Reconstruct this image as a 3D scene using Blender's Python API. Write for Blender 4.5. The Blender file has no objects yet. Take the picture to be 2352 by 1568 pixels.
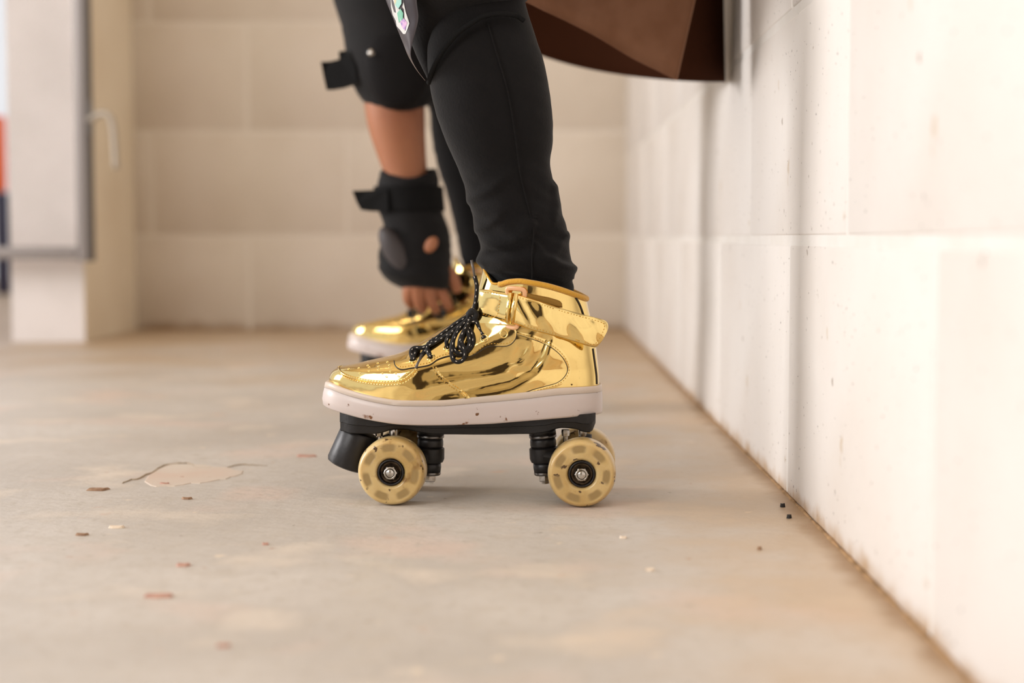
import bpy, bmesh, math, random
from mathutils import Vector, Matrix, noise
random.seed(7)
PI = math.pi
C = bpy.context.scene.collection
sc = bpy.context.scene

# ------------------------------------------------------------------ camera
FPX = 3600.0
HCAM = 0.225
CAM = Vector((0, 0, HCAM))
yaw = math.atan(49/FPX); pit = math.atan(239/FPX)
fwd = Vector((-math.sin(yaw)*math.cos(pit), math.cos(yaw)*math.cos(pit), -math.sin(pit)))
rgt = fwd.cross(Vector((0, 0, 1))).normalized()
upv = rgt.cross(fwd).normalized()
cd = bpy.data.cameras.new('camera'); cam = bpy.data.objects.new('camera', cd); C.objects.link(cam)
cam.matrix_world = Matrix(((rgt.x, upv.x, -fwd.x, 0), (rgt.y, upv.y, -fwd.y, 0), (rgt.z, upv.z, -fwd.z, HCAM), (0, 0, 0, 1)))
cd.sensor_width = 36.0; cd.lens = 36.0*FPX/2352.0
cd.dof.use_dof = True; cd.dof.focus_distance = 1.318; cd.dof.aperture_fstop = 3.6
cd.clip_start = 0.02
sc.camera = cam

# ------------------------------------------------------------------ light
w = bpy.data.worlds.new('world'); sc.world = w; w.use_nodes = True
bg = w.node_tree.nodes['Background']
bg.inputs[0].default_value = (0.97, 0.97, 1.0, 1); bg.inputs[1].default_value = 1.05

def area(name, loc, target, sx, sy, power, col):
    d = bpy.data.lights.new(name, 'AREA'); d.shape = 'RECTANGLE'; d.size = sx; d.size_y = sy
    d.energy = power; d.color = col
    o = bpy.data.objects.new(name, d); C.objects.link(o); o.location = loc
    o.rotation_euler = (Vector(target)-Vector(loc)).to_track_quat('-Z', 'Y').to_euler()
    return o
area('window_daylight', (-2.6, 1.75, 0.75), (0.2, 1.25, 0.15), 0.85, 0.9, 58, (1.0, 0.97, 0.96))
area('front_daylight', (-1.8, -0.5, 1.3), (-0.2, 1.0, 0.0), 1.2, 1.2, 38, (1.0, 0.97, 0.95))
area('warm_fill_above', (-0.4, 2.3, 2.5), (-0.4, 2.3, 0), 1.2, 0.3, 8, (1.0, 0.86, 0.68))  # added warm fill overhead, lifts the left wall side
sc.view_settings.view_transform = 'Standard'; sc.view_settings.look = 'None'
sc.view_settings.gamma = 1; sc.view_settings.use_curve_mapping = False
sc.view_settings.exposure = -0.26

# ------------------------------------------------------------------ helpers
def s2l(c):
    return tuple(((v/255)/12.92 if v/255 <= .04045 else ((v/255+.055)/1.055)**2.4) for v in c)

def mat(name, col, rough=.5, metal=0, col2=None, nscale=8, ncon=(.4, .65), bump=0, bscale=40, coat=0, sss=0,
        ssr=(1, .6, .3), trans=0, spec=.5, specks=None, detail=5, sheen=0, ior=1.45):
    m = bpy.data.materials.new(name); m.use_nodes = True
    nt = m.node_tree; N = nt.nodes; L = nt.links; b = N['Principled BSDF']
    c1 = (*s2l(col), 1)
    b.inputs['Base Color'].default_value = c1
    b.inputs['Roughness'].default_value = rough; b.inputs['Metallic'].default_value = metal
    b.inputs['Coat Weight'].default_value = coat; b.inputs['Coat Roughness'].default_value = .15
    b.inputs['Specular IOR Level'].default_value = spec; b.inputs['IOR'].default_value = ior
    b.inputs['Transmission Weight'].default_value = trans
    b.inputs['Sheen Weight'].default_value = sheen
    if sss:
        b.inputs['Subsurface Weight'].default_value = sss; b.inputs['Subsurface Scale'].default_value = .008
        b.inputs['Subsurface Radius'].default_value = ssr
    tc = N.new('ShaderNodeTexCoord')
    def ramp_noise(scale, lo, hi, det=5, rough_=.55):
        n = N.new('ShaderNodeTexNoise'); n.inputs['Scale'].default_value = scale; n.inputs['Detail'].default_value = det
        n.inputs['Roughness'].default_value = rough_
        L.new(tc.outputs['Object'], n.inputs['Vector'])
        r = N.new('ShaderNodeMapRange'); r.inputs['From Min'].default_value = lo; r.inputs['From Max'].default_value = hi
        L.new(n.outputs['Fac'], r.inputs['Value']); return r.outputs['Result'], n.outputs['Fac']
    def mix(fac, a, bcol):
        x = N.new('ShaderNodeMix'); x.data_type = 'RGBA'
        L.new(fac, x.inputs['Factor'])
        if isinstance(a, tuple): x.inputs['A'].default_value = a
        else: L.new(a, x.inputs['A'])
        if isinstance(bcol, tuple): x.inputs['B'].default_value = bcol
        else: L.new(bcol, x.inputs['B'])
        return x.outputs['Result']
    cur = c1
    if col2:
        f, _ = ramp_noise(nscale, ncon[0], ncon[1], detail); cur = mix(f, cur, (*s2l(col2), 1))
    for sp in (specks or []):     # (colour, scale, lo, hi)
        f, _ = ramp_noise(sp[1], sp[2], sp[3], 3, .5); cur = mix(f, cur, (*s2l(sp[0]), 1))
    if not isinstance(cur, tuple): L.new(cur, b.inputs['Base Color'])
    if bump:
        n = N.new('ShaderNodeTexNoise'); n.inputs['Scale'].default_value = bscale; n.inputs['Detail'].default_value = 4
        L.new(tc.outputs['Object'], n.inputs['Vector'])
        bp = N.new('ShaderNodeBump'); bp.inputs['Strength'].default_value = 1; bp.inputs['Distance'].default_value = bump
        L.new(n.outputs['Fac'], bp.inputs['Height']); L.new(bp.outputs['Normal'], b.inputs['Normal'])
    m['_'] = 1
    return m, (nt, N, L, b, tc, ramp_noise, mix, cur)

def M_(*a, **k): return mat(*a, **k)[0]

def link(name, me, m, parent=None, smooth=True):
    if smooth:
        for p in me.polygons: p.use_smooth = True
    if m is not None:
        for q in (m if isinstance(m, (list, tuple)) else [m]): me.materials.append(q)
    o = bpy.data.objects.new(name, me); C.objects.link(o)
    if parent is not None: o.parent = parent
    return o
def bobj(name, bm, m, parent=None, smooth=True):
    bmesh.ops.recalc_face_normals(bm, faces=bm.faces)
    me = bpy.data.meshes.new(name); bm.to_mesh(me); bm.free()
    return link(name, me, m, parent, smooth)
def empty(name, loc=(0, 0, 0), mw=None):
    o = bpy.data.objects.new(name, None); C.objects.link(o); o.location = loc; o.empty_display_size = .05
    if mw is not None: o.matrix_world = mw
    return o
def tag(o, label, cat, group=None):
    o['label'] = label; o['category'] = cat
    if group: o['group'] = group
    return o
def lab(o, label): o['label'] = label; return o
def struct(o): o['kind'] = 'structure'; return o
def auto_sharp(o, deg=35):
    me = o.data
    me.set_sharp_from_angle(angle=math.radians(deg)); return o

def add_box(bm, c, s, bev=0, rot=None, seg=2):
    mt = Matrix.Translation(Vector(c))
    if rot is not None: mt = mt @ rot
    mt = mt @ Matrix.Diagonal((s[0], s[1], s[2], 1))
    r = bmesh.ops.create_cube(bm, size=1, matrix=mt)
    if bev:
        es = {e for v in r['verts'] for e in v.link_edges}
        bmesh.ops.bevel(bm, geom=list(es), offset=bev, segments=seg, affect='EDGES', profile=.5)

def frame(axis, origin):
    q = Vector(axis).normalized().to_track_quat('Z', 'Y')
    return Matrix.Translation(Vector(origin)) @ q.to_matrix().to_4x4()

def add_lathe(bm, prof, origin, axis, n=32, mi=0):
    """prof: (r, h) along axis; closes at ends when r == 0"""
    F = frame(axis, origin); rings = []
    for r, h in prof:
        if r <= 1e-7: rings.append([bm.verts.new(F @ Vector((0, 0, h)))])
        else: rings.append([bm.verts.new(F @ Vector((r*math.cos(2*PI*i/n), r*math.sin(2*PI*i/n), h))) for i in range(n)])
    for a, b in zip(rings, rings[1:]):
        for i in range(n):
            j = (i+1) % n
            if len(a) == 1 and len(b) == 1: continue
            if len(a) == 1: f = bm.faces.new((a[0], b[i], b[j]))
            elif len(b) == 1: f = bm.faces.new((a[i], b[0], a[j]))
            else: f = bm.faces.new((a[i], b[i], b[j], a[j]))
            f.material_index = mi

def catmull(pts, sub=8, closed=False):
    pts = [Vector(p) for p in pts]; n = len(pts); out = []
    rng = n if closed else n-1
    for i in range(rng):
        if closed: p0, p1, p2, p3 = pts[(i-1) % n], pts[i], pts[(i+1) % n], pts[(i+2) % n]
        else: p0, p1, p2, p3 = pts[max(i-1, 0)], pts[i], pts[i+1], pts[min(i+2, n-1)]
        for k in range(sub):
            t = k/sub
            out.append(.5*((2*p1)+(-p0+p2)*t+(2*p0-5*p1+4*p2-p3)*t*t+(-p0+3*p1-3*p2+p3)*t**3))
    if not closed: out.append(pts[-1])
    return out

def resample(pts, step):
    out = [pts[0]]; acc = 0
    for a, b in zip(pts, pts[1:]):
        l = (b-a).length
        if l < 1e-9: continue
        t = step-acc
        while t <= l: out.append(a.lerp(b, t/l)); t += step
        acc = (acc+l) % step
    out.append(pts[-1]); return out
def add_tube(bm, pts, r, n=8, closed=False, mi=0, fleck=None, cap=True, flat=1.0):
    pts = [Vector(p) for p in pts]; m = len(pts); rings = []
    rr = r if callable(r) else (lambda t: r)
    t0 = (pts[1]-pts[0]).normalized(); ref = Vector((0, 1, 0))
    if abs(t0.dot(ref)) > .9: ref = Vector((0, 0, 1))
    nrm = (ref-t0*ref.dot(t0)).normalized()
    for i, p in enumerate(pts):
        a = pts[(i-1) % m] if (closed or i > 0) else p; b = pts[(i+1) % m] if (closed or i < m-1) else p
        t = (b-a)
        if t.length < 1e-9: t = t0
        t = t.normalized(); nrm = (nrm-t*nrm.dot(t)).normalized(); bi = t.cross(nrm); R = rr(i/(m-1))
        rings.append([bm.verts.new(p+nrm*R*flat*math.cos(2*PI*k/n)+bi*R*math.sin(2*PI*k/n)) for k in range(n)])
    for i in range(m if closed else m-1):
        a = rings[i]; b = rings[(i+1) % m]
        for k in range(n):
            j = (k+1) % n; f = bm.faces.new((a[k], a[j], b[j], b[k])); f.material_index = mi
            if fleck and i % 7 < 2 and k in (0, n//2): f.material_index = 1
    if cap and not closed:
        for rg, q in ((rings[0], 1), (rings[-1], 0)):
            f = bm.faces.new(rg[::-1] if q else rg); f.material_index = mi
    return rings

def interp(tab, x):
    """monotone table, smoothstep-free linear with light smoothing"""
    if x <= tab[0][0]: return tab[0][1]
    if x >= tab[-1][0]: return tab[-1][1]
    for i in range(len(tab)-1):
        x0, y0 = tab[i]; x1, y1 = tab[i+1]
        if x0 <= x <= x1:
            h = x1-x0; t = (x-x0)/h
            def sl(j):
                if j == 0: return (tab[1][1]-tab[0][1])/(tab[1][0]-tab[0][0])
                if j == len(tab)-1: return (tab[-1][1]-tab[-2][1])/(tab[-1][0]-tab[-2][0])
                a = (tab[j][1]-tab[j-1][1])/(tab[j][0]-tab[j-1][0]); b = (tab[j+1][1]-tab[j][1])/(tab[j+1][0]-tab[j][0])
                return 0 if a*b <= 0 else 2*a*b/(a+b)
            m0, m1 = sl(i), sl(i+1)
            return ((2*t**3-3*t*t+1)*y0+(t**3-2*t*t+t)*h*m0+(-2*t**3+3*t*t)*y1+(t**3-t*t)*h*m1)

def ray(px, py): return fwd*FPX+rgt*(px-1176)+upv*(784-py)
def P(px, py, Y):
    d = ray(px, py); return CAM+d*(Y/d.y)
def PF(px, py):
    d = ray(px, py); return CAM+d*(-HCAM/d.z)

# ------------------------------------------------------------------ setting materials
XW = 0.223
YB = FPX/948*1.0
wall_m, W = mat('painted_block', (224, 219, 214), .62, col2=(216, 209, 202), nscale=5, ncon=(.35, .7), bump=.0006, bscale=90,
                specks=[((165, 155, 145), 60, .72, .76), ((186, 164, 132), 24, .72, .80), ((96, 86, 80), 190, .70, .725)])
def grime_and_shade(W, axis, v0, v1, col, amt=.9, ns=14):
    nt, N, L, b, tc, rn, mix, cur = W
    g = N.new('ShaderNodeNewGeometry'); sx = N.new('ShaderNodeSeparateXYZ'); L.new(g.outputs['Position'], sx.inputs[0])
    n = N.new('ShaderNodeTexNoise'); n.inputs['Scale'].default_value = ns; n.inputs['Detail'].default_value = 6
    L.new(g.outputs['Position'], n.inputs['Vector'])
    a = N.new('ShaderNodeMath'); a.operation = 'MULTIPLY_ADD'; L.new(n.outputs['Fac'], a.inputs[0])
    a.inputs[1].default_value = (v1-v0)*1.6; L.new(sx.outputs[axis], a.inputs[2])
    r = N.new('ShaderNodeMapRange'); r.interpolation_type = 'SMOOTHSTEP'
    off = (v1-v0)*.8
    r.inputs['From Min'].default_value = v0+off; r.inputs['From Max'].default_value = v1+off
    r.inputs['To Min'].default_value = 0; r.inputs['To Max'].default_value = amt
    L.new(a.outputs[0], r.inputs['Value'])
    c = mix(r.outputs['Result'], cur, (*s2l(col), 1)); L.new(c, b.inputs['Base Color'])
    return (nt, N, L, b, tc, rn, mix, c)
W = grime_and_shade(W, 'Z', .016, -.004, (176, 142, 100), .85, 30)
mortar_m = M_('painted_mortar', (228, 224, 219), .55, col2=(222, 217, 210), nscale=20, bump=.0004, bscale=150)
back_m, WB = mat('back_wall_block', (213, 202, 188), .65, col2=(203, 190, 174), nscale=3, ncon=(.35, .7), bump=.0006, bscale=60)
WB = grime_and_shade(WB, 'Z', .03, -.004, (150, 122, 92), .8)
back_mortar = M_('back_wall_mortar', (217, 207, 194), .6)
smooth_wall = M_('plaster_and_lit_side', (238, 226, 204), .6, col2=(230, 216, 192), nscale=4, bump=.0004, bscale=30)
white_paint = M_('white_paint', (222, 214, 210), .5, col2=(212, 204, 199), nscale=6, bump=.0003)

floor_m, Fm = mat('worn_concrete', (200, 193, 185), .45, col2=(178, 170, 161), nscale=4.5, ncon=(.36, .68), bump=.0009, bscale=70, detail=12,
                  specks=[((188, 179, 168), 40, .5, .80), ((214, 190, 176), 6, .56, .80), ((180, 171, 160), 90, .55, .78), ((216, 204, 190), 9, .56, .74), ((200, 168, 150), 21, .68, .80), ((172, 136, 116), 60, .73, .78),
                          ((220, 205, 186), 38, .70, .75), ((140, 128, 114), 110, .70, .78)])
Fm = grime_and_shade(Fm, 'X', .02, XW+.0, (198, 166, 126), .6, 9)
Fm = grime_and_shade(Fm, 'X', XW-.022, XW-.002, (150, 116, 78), .8, 22)
Fm = grime_and_shade(Fm, 'Y', YB-1.7, YB-.1, (176, 146, 108), .75, 4)  # far floor: grime, with shade and wall reflection painted in

# ------------------------------------------------------------------ room
def slab(name, lo, hi, m, parent=None):
    bm = bmesh.new(); add_box(bm, [(a+b)/2 for a, b in zip(lo, hi)], [b-a for a, b in zip(lo, hi)])
    return bobj(name, bm, m, parent, smooth=False)
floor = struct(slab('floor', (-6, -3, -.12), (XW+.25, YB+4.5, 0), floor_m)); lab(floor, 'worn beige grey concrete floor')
wall_r = struct(slab('wall_right', (XW+.0009, -2.9, 0), (XW+.2, YB+.2, 2.62), mortar_m)); lab(wall_r, 'white painted concrete block wall on the right')
wall_b = struct(slab('wall_back', (-.967, YB+.0009, 0), (XW+.0009, YB+.2, 2.62), back_mortar)); lab(wall_b, 'beige painted concrete block wall at the back')
YL = 3.362
wall_l = struct(slab('wall_left', (-.967-.158, YL, 0), (-.967, YB+.2, 2.62), white_paint)); wall_l.data.materials.append(smooth_wall)
for p_ in wall_l.data.polygons:
    if p_.normal.x > .9: p_.material_index = 1  # side face warmer and lighter: its light is painted into the colour
lab(wall_l, 'white painted end of the left wall by the opening')
ceil = struct(slab('ceiling', (-2.3, -2.9, 2.62), (XW+.2, YB+.2, 2.75), smooth_wall))
wall_f = struct(slab('wall_front', (-2.3, -3.0, 0), (XW+.2, -2.9, 2.62), smooth_wall))

refl_ = empty('reflection_panel', (-.55, -2.9, 0)); refl_['kind'] = 'structure'  # unseen panel added behind the camera to put dark streaks in the gold
slab('reflection_leaf', (-1.0, -2.9, 0), (-.1, -2.86, 2.05), M_('dark_reflector', (58, 44, 36), .5)).parent = refl_
refl_.children[0].matrix_parent_inverse = Matrix.Translation((.55, 2.9, 0))
# smooth rendered pier strip in the back-left corner and blocks
bev = .0022
def block_mesh(name, sx, sy, sz, m):
    bm = bmesh.new(); add_box(bm, (0, 0, 0), (sx, sy, sz), bev, seg=2)
    bmesh.ops.recalc_face_normals(bm, faces=bm.faces)
    me = bpy.data.meshes.new(name); bm.to_mesh(me); bm.free()
    for p in me.polygons: p.use_smooth = True
    me.materials.append(m); me.set_sharp_from_angle(angle=math.radians(50)); return me
def blocks(parent, axis, courses, u0, u1, first, L_, J=.008, bm_=None):
    cache = {}
    for ci, (z0, z1) in enumerate(courses):
        u = first[ci % 2]-L_*12
        while u < u1:
            a, b = max(u+J/2, u0), min(u+L_-J/2, u1)
            u += L_
            if b-a < .02: continue
            key = (round(b-a, 4), round(z1-z0, 4))
            if key not in cache:
                s = ((.03, b-a, z1-z0-J) if axis == 'Y' else (b-a, .03, z1-z0-J))
                cache[key] = block_mesh('block', *s, bm_)
            o = bpy.data.objects.new('block', cache[key]); C.objects.link(o); o.parent = parent
            jit = random.uniform(-.0003, .0004); zc = (z0+z1)/2
            if axis == 'Y': o.location = (XW+.015+jit, (a+b)/2, zc)
            else: o.location = ((a+b)/2, YB+.015+jit, zc)
cr = [(-.004, .2225), (.2225, .418)]
while cr[-1][1] < 2.5: cr.append((cr[-1][1], cr[-1][1]+.2))
blocks(wall_r, 'Y', cr, -1.0, YB-.001, (.872, 1.122), .5, bm_=wall_m)
cb = [(-.004, .229), (.229, .479), (.479, .739)]
while cb[-1][1] < 2.4: cb.append((cb[-1][1], cb[-1][1]+.25))
xj = P(572, 600, YB).x; xj2 = P(350, 400, YB).x
blocks(wall_b, 'X', cb, -.965, XW-.001, (xj, xj2), .47, bm_=back_m)

# open glazed casement at the left
steel = M_('grey_frame_metal', (142, 136, 134), .42, .35, bump=.0002)
steel_d = M_('dark_rubber_seal', (96, 90, 84), .6)
glass_m = M_('clear_glass', (255, 255, 255), .02, trans=1.0, ior=1.05, spec=.2)
YD = YL-.12
win = empty('window_1', P(110, 600, YD)); win['kind'] = 'structure'; lab(win, 'open glazed casement with grey metal frame in front of the left wall end')
def wpart(name, lo, hi, m, bv=.003):
    bm = bmesh.new(); add_box(bm, [(a+b)/2-c for a, b, c in zip(lo, hi, win.location)], [b-a for a, b in zip(lo, hi)], bv)
    return auto_sharp(bobj(name, bm, m, win))
a = P(176, 566, YD); b = P(209, 600, YD)
xl = -2.05
wpart('stile', (a.x, YD, b.z), (b.x-.006, YD+.04, 2.3), steel)
wpart('seal', (b.x-.0055, YD+.004, b.z), (b.x+.001, YD+.03, 2.3), steel_d, .001)
wpart('bottom_rail', (xl, YD, b.z+.004), (a.x-.0005, YD+.04, a.z), steel)
wpart('hinge_stile', (xl-.05, YD, 0), (xl-.001, YD+.05, 2.3), steel)
wpart('glass_pane', (xl, YD+.018, a.z+.0005), (a.x-.0005, YD+.022, 2.3), glass_m, 0)
gb = bmesh.new()
hp = [P(x, y, yy) - win.location for x, y, yy in ((205, 275, YD+.0), (212, 272, YD-.035), (228, 262, YD-.05), (246, 262, YD-.055), (257, 280, YD-.055), (262, 320, YD-.055), (266, 388, YD-.055))]
add_tube(gb, catmull(hp, 6), .0065, 10)
hd = bobj('handle', gb, M_('satin_handle', (165, 155, 142), .5, .3), win); lab(hd, 'curved pale lever handle')
wpart('handle_plate', (P(203, 300, YD).x, YD-.006, P(203, 306, YD).z), (P(215, 300, YD).x, YD-.0002, P(203, 232, YD).z), steel_d, .001)

# outside: low kerb ground, orange board on dark stand
tb = empty('barrier_board', P(-30, 640, 6.2)); tb.location.z = 0
tag(tb, 'orange board on a dark stand outside, at the left picture edge', 'board')
def tpart(name, px0, py0, px1, py1, d, m, bv=.01):
    p0 = P(px0, py0, 6.2)-tb.location; p1 = P(px1, py1, 6.2)-tb.location
    bm = bmesh.new(); add_box(bm, ((p0.x+p1.x)/2, d/2, (p0.z+p1.z)/2), (abs(p1.x-p0.x), d, abs(p1.z-p0.z)), bv)
    return auto_sharp(bobj(name, bm, m, tb))
tpart('panel', -130, 265, 9, 440, .05, M_('orange_plastic', (255, 112, 48), .5))
dk = M_('dark_blue_plastic', (52, 48, 70), .5)
p0 = P(4, 441, 6.2)-tb.location
for px in (-110, 0):
    q = P(px, 441, 6.2)-tb.location
    bm = bmesh.new(); add_box(bm, (q.x, .02, q.z/2), (.05, .05, q.z), .006); auto_sharp(bobj('leg', bm, dk, tb))

# ------------------------------------------------------------------ floor patch, crack, debris
def floor_pts(pp, z): return [Vector((PF(x, y).x, PF(x, y).y, z)) for x, y in pp]
def flat_poly(name, pp, th, m, parent, sub=4, jit=.0015):
    pts = catmull(floor_pts(pp, 0), sub, closed=True)
    bm = bmesh.new(); c = sum(pts, Vector())/len(pts)
    pts = [p+Vector((random.uniform(-jit, jit), random.uniform(-jit, jit)*3, 0)) for p in pts]
    lo = [bm.verts.new((p.x, p.y, -.0005)) for p in pts]; hi = [bm.verts.new((c.x+(p.x-c.x)*.96, c.y+(p.y-c.y)*.96, th)) for p in pts]
    n = len(pts)
    for i in range(n): bm.faces.new((lo[i], lo[(i+1) % n], hi[(i+1) % n], hi[i]))
    bm.faces.new(hi)
    return bobj(name, bm, m, parent, smooth=False)
patch_m = M_('pale_floor_patch', (204, 192, 178), .6, col2=(203, 182, 166), nscale=12, bump=.0004, specks=[((170, 120, 100), 60, .68, .72)])
o = flat_poly('repair_patch', [(330, 1100), (362, 1078), (400, 1066), (460, 1068), (530, 1076), (560, 1086), (520, 1100), (440, 1112), (360, 1118)], .0006, patch_m, floor)
lab(o, 'pale pinkish repair patch in the concrete')
crk = M_('crack_dirt', (166, 146, 120), .8)
for name, pp, wd in (('crack', [(280, 1110), (300, 1102), (318, 1100), (332, 1092), (350, 1086), (366, 1074), (388, 1067), (420, 1064), (438, 1066), (452, 1074), (486, 1074)], .0010),
                     ('crack', [(520, 1074), (545, 1068), (580, 1068), (612, 1070)], .0007)):
    pts = floor_pts(pp, .0004); bm = bmesh.new()
    pts = [p+Vector((random.uniform(-.001, .001), random.uniform(-.003, .003), 0)) for p in catmull(pts, 4)]
    add_tube(bm, pts, lambda t: wd*(.35+.65*math.sin(PI*min(1, t*1.1+.05))), 5, flat=1.0)
    bobj(name, bm, crk, floor)
brown = M_('dry_leaf', (160, 128, 100), .7, col2=(130, 98, 74), nscale=90)
redb = M_('reddish_flake', (176, 130, 114), .7, col2=(192, 152, 134), nscale=90)
blk = M_('black_grit', (38, 34, 32), .7)
pale = M_('pale_chip', (226, 208, 186), .6)
deb = [((226, 1125), 28, brown, 'leaf_fragment', 'narrow brown dry leaf fragment lying left of the pale floor patch', 'debris'),
       ((706, 1048), 30, redb, 'leaf_fragment', 'reddish flat leaf fragment on the floor left of the toe stop', 'debris'),
       ((378, 1112), 12, redb, 'leaf_fragment', 'small reddish flake on the pale floor patch', 'debris'),
       ((428, 1146), 14, brown, 'leaf_fragment', 'thin brown flake just in front of the pale floor patch', 'debris'),
       ((362, 1370), 40, redb, 'leaf_fragment', 'long blurred reddish flake on the foreground floor at left', 'debris'),
       ((421, 1299), 20, redb, 'leaf_fragment', 'blurred reddish flake on floor, behind the long foreground flake', 'debris'),
       ((610, 1251), 9, redb, 'leaf_fragment', 'tiny reddish flake on floor in front of front wheels', 'debris'),
       ((189, 1229), 16, brown, 'leaf_fragment', 'thin tan flake on floor at left, nearer than narrow leaf', 'debris'),
       ((268, 1212), 20, pale, 'leaf_fragment', 'pale curled flake on floor at left below the narrow leaf', 'debris'),
       ((513, 1485), 18, redb, 'leaf_fragment', 'tan blurred flake nearest the bottom edge of the picture', 'debris'),
       ((1798, 1164), 7, blk, 'grit', 'black grit crumb at wall foot, the farther of two', 'grit'),
       ((1812, 1190), 7, blk, 'grit', 'black grit crumb at wall foot, the nearer of two', 'grit'),
       ((1744, 1262), 6, brown, 'grit', 'brown grit crumb on floor between rear wheels and wall', 'grit'),
       ((1493, 1310), 13, pale, 'paint_chip', 'large pale paint chip on floor in front of rear wheels', 'paint chip'),
       ((1432, 1236), 9, pale, 'paint_chip', 'pale paint chip on floor close below the rear wheel', 'paint chip')]
for (px, py), wpx, m, nm, lb, ct in deb:
    c = PF(px, py); s = FPX/c.y; r = wpx/s
    bm = bmesh.new(); n = 12; vs = []; vt = []
    ry = r*random.uniform(.5, .9) if nm != 'grit' else r
    th = .0012 if nm != 'grit' else r*1.0
    for i in range(n):
        a = 2*PI*i/n; k = random.uniform(.7, 1.1)
        lift = abs(math.cos(a))**2*.0008
        vs.append(bm.verts.new((r*k*math.cos(a), ry*k*math.sin(a), .0001))); vt.append(bm.verts.new((r*k*.8*math.cos(a), ry*k*.8*math.sin(a), th+lift)))
    for i in range(n): bm.faces.new((vs[i], vs[(i+1) % n], vt[(i+1) % n], vt[i]))
    bm.faces.new(vt); bm.faces.new(vs[::-1])
    o = bobj(nm, bm, m, None, smooth=False); o.location = (c.x, c.y, 0); tag(o, lb, ct, 'scraps on the concrete floor')

for nm, a_, b_ in (('dirt_ridge', (XW-.0005, .55), (XW-.0005, YB)), ('dirt_ridge', (-.965, YB-.0005), (XW, YB-.0005))):
    bm = bmesh.new(); N_ = 240; pts = []
    for k in range(N_+1):
        t = k/N_; x = a_[0]+(b_[0]-a_[0])*t; y = a_[1]+(b_[1]-a_[1])*t
        pts.append(Vector((x, y, -.0006)))
    add_tube(bm, pts, lambda t: .0022+.0016*(noise.noise(Vector((t*130, a_[0], 0)))+.3*noise.noise(Vector((t*400, 1, 0)))), 8)
    o = bobj(nm, bm, M_('base_dirt', (168, 134, 96), .9, col2=(126, 98, 66), nscale=60, bump=.0006, bscale=300), floor); o['kind'] = 'stuff'
# ------------------------------------------------------------------ roller skate
Y0 = 1.353
ROT = math.radians(-2.5)
OX = P(1078, 1160, Y0).x
SK = Matrix.Translation((OX, Y0, 0)) @ Matrix.Rotation(ROT, 4, 'Z')
SKI = SK.inverted(); SKR = SKI.to_3x3(); CL = SKI @ CAM
def Lp(px, py, y=0.0):
    d = SKR @ ray(px, py); return CL+d*((y-CL.y)/d.y)

gold, G = mat('gold_mirror_leather', (240, 210, 136), .08, 1.0, bump=.0011, bscale=16, specks=[((70, 48, 24), 75, .735, .75)])
gold2 = M_('gold_mirror_panel', (243, 215, 142), .08, 1.0, bump=.0006, bscale=22)
gold_thread = M_('gold_thread', (206, 160, 70), .4, .6)
edge_m = M_('dark_cut_edge', (44, 34, 22), .5)
sole_m = M_('milky_sole', (200, 187, 181), .4, sss=.5, ssr=(1, .8, .7), coat=.2, specks=[((120, 76, 40), 62, .69, .72), ((110, 70, 36), 150, .68, .72), ((170, 140, 120), 120, .72, .78)])
foxing_m = M_('milky_foxing', (203, 187, 173), .35, sss=.4, ssr=(1, .8, .7), specks=[((120, 76, 40), 70, .72, .75)])
knit = M_('mustard_knit', (206, 152, 44), .85, bump=.0008, bscale=600, sheen=.3)
lace_m = M_('black_lace', (15, 12, 11), .75, bump=.0003, bscale=900)
white_fleck = M_('white_fleck', (210, 200, 186), .7)
aglet_m = M_('smoke_aglet', (92, 84, 78), .3)
plate_m = M_('black_nylon_plate', (20, 17, 16), .42, bump=.0002, bscale=300, specks=[((120, 92, 60), 80, .74, .76)])
rub = M_('black_rubber', (24, 21, 21), .4, col2=(33, 30, 30), nscale=40, bump=.0002, bscale=200, specks=[((110, 100, 90), 160, .76, .78)])
chrome = M_('zinc_steel', (200, 196, 190), .22, 1.0, col2=(140, 130, 116), nscale=120)
washer_m = M_('dark_steel', (110, 106, 102), .3, 1.0)
bearing_m = M_('dirty_bearing', (92, 74, 54), .5, .6, col2=(40, 32, 24), nscale=260)
pu, PU = mat('amber_urethane', (210, 184, 130), .3, sss=.5, ssr=(1, .7, .35), coat=.3, col2=(184, 152, 92), nscale=34, ncon=(.38, .68),
        specks=[((84, 60, 34), 130, .64, .68), ((140, 106, 56), 60, .62, .72)])
nt_, N_, L_n, b_n, tc_, rn_, mix_, cur_ = PU
an = N_.new('ShaderNodeAttribute'); an.attribute_name = 'core'
L_n.new(mix_(an.outputs['Fac'], cur_, (*s2l((160, 134, 86)), 1)), b_n.inputs['Base Color'])
pu_in = M_('amber_core_window', (158, 128, 80), .3, coat=.4, col2=(128, 104, 64), nscale=60)
pu_core = M_('amber_hub_core', (222, 182, 112), .28, sss=.3, ssr=(1, .7, .3), coat=.4)
liner = M_('black_lining', (22, 20, 18), .8)
plast = M_('pink_clear_plastic', (232, 176, 130), .25, sss=.2, coat=.3)

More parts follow.
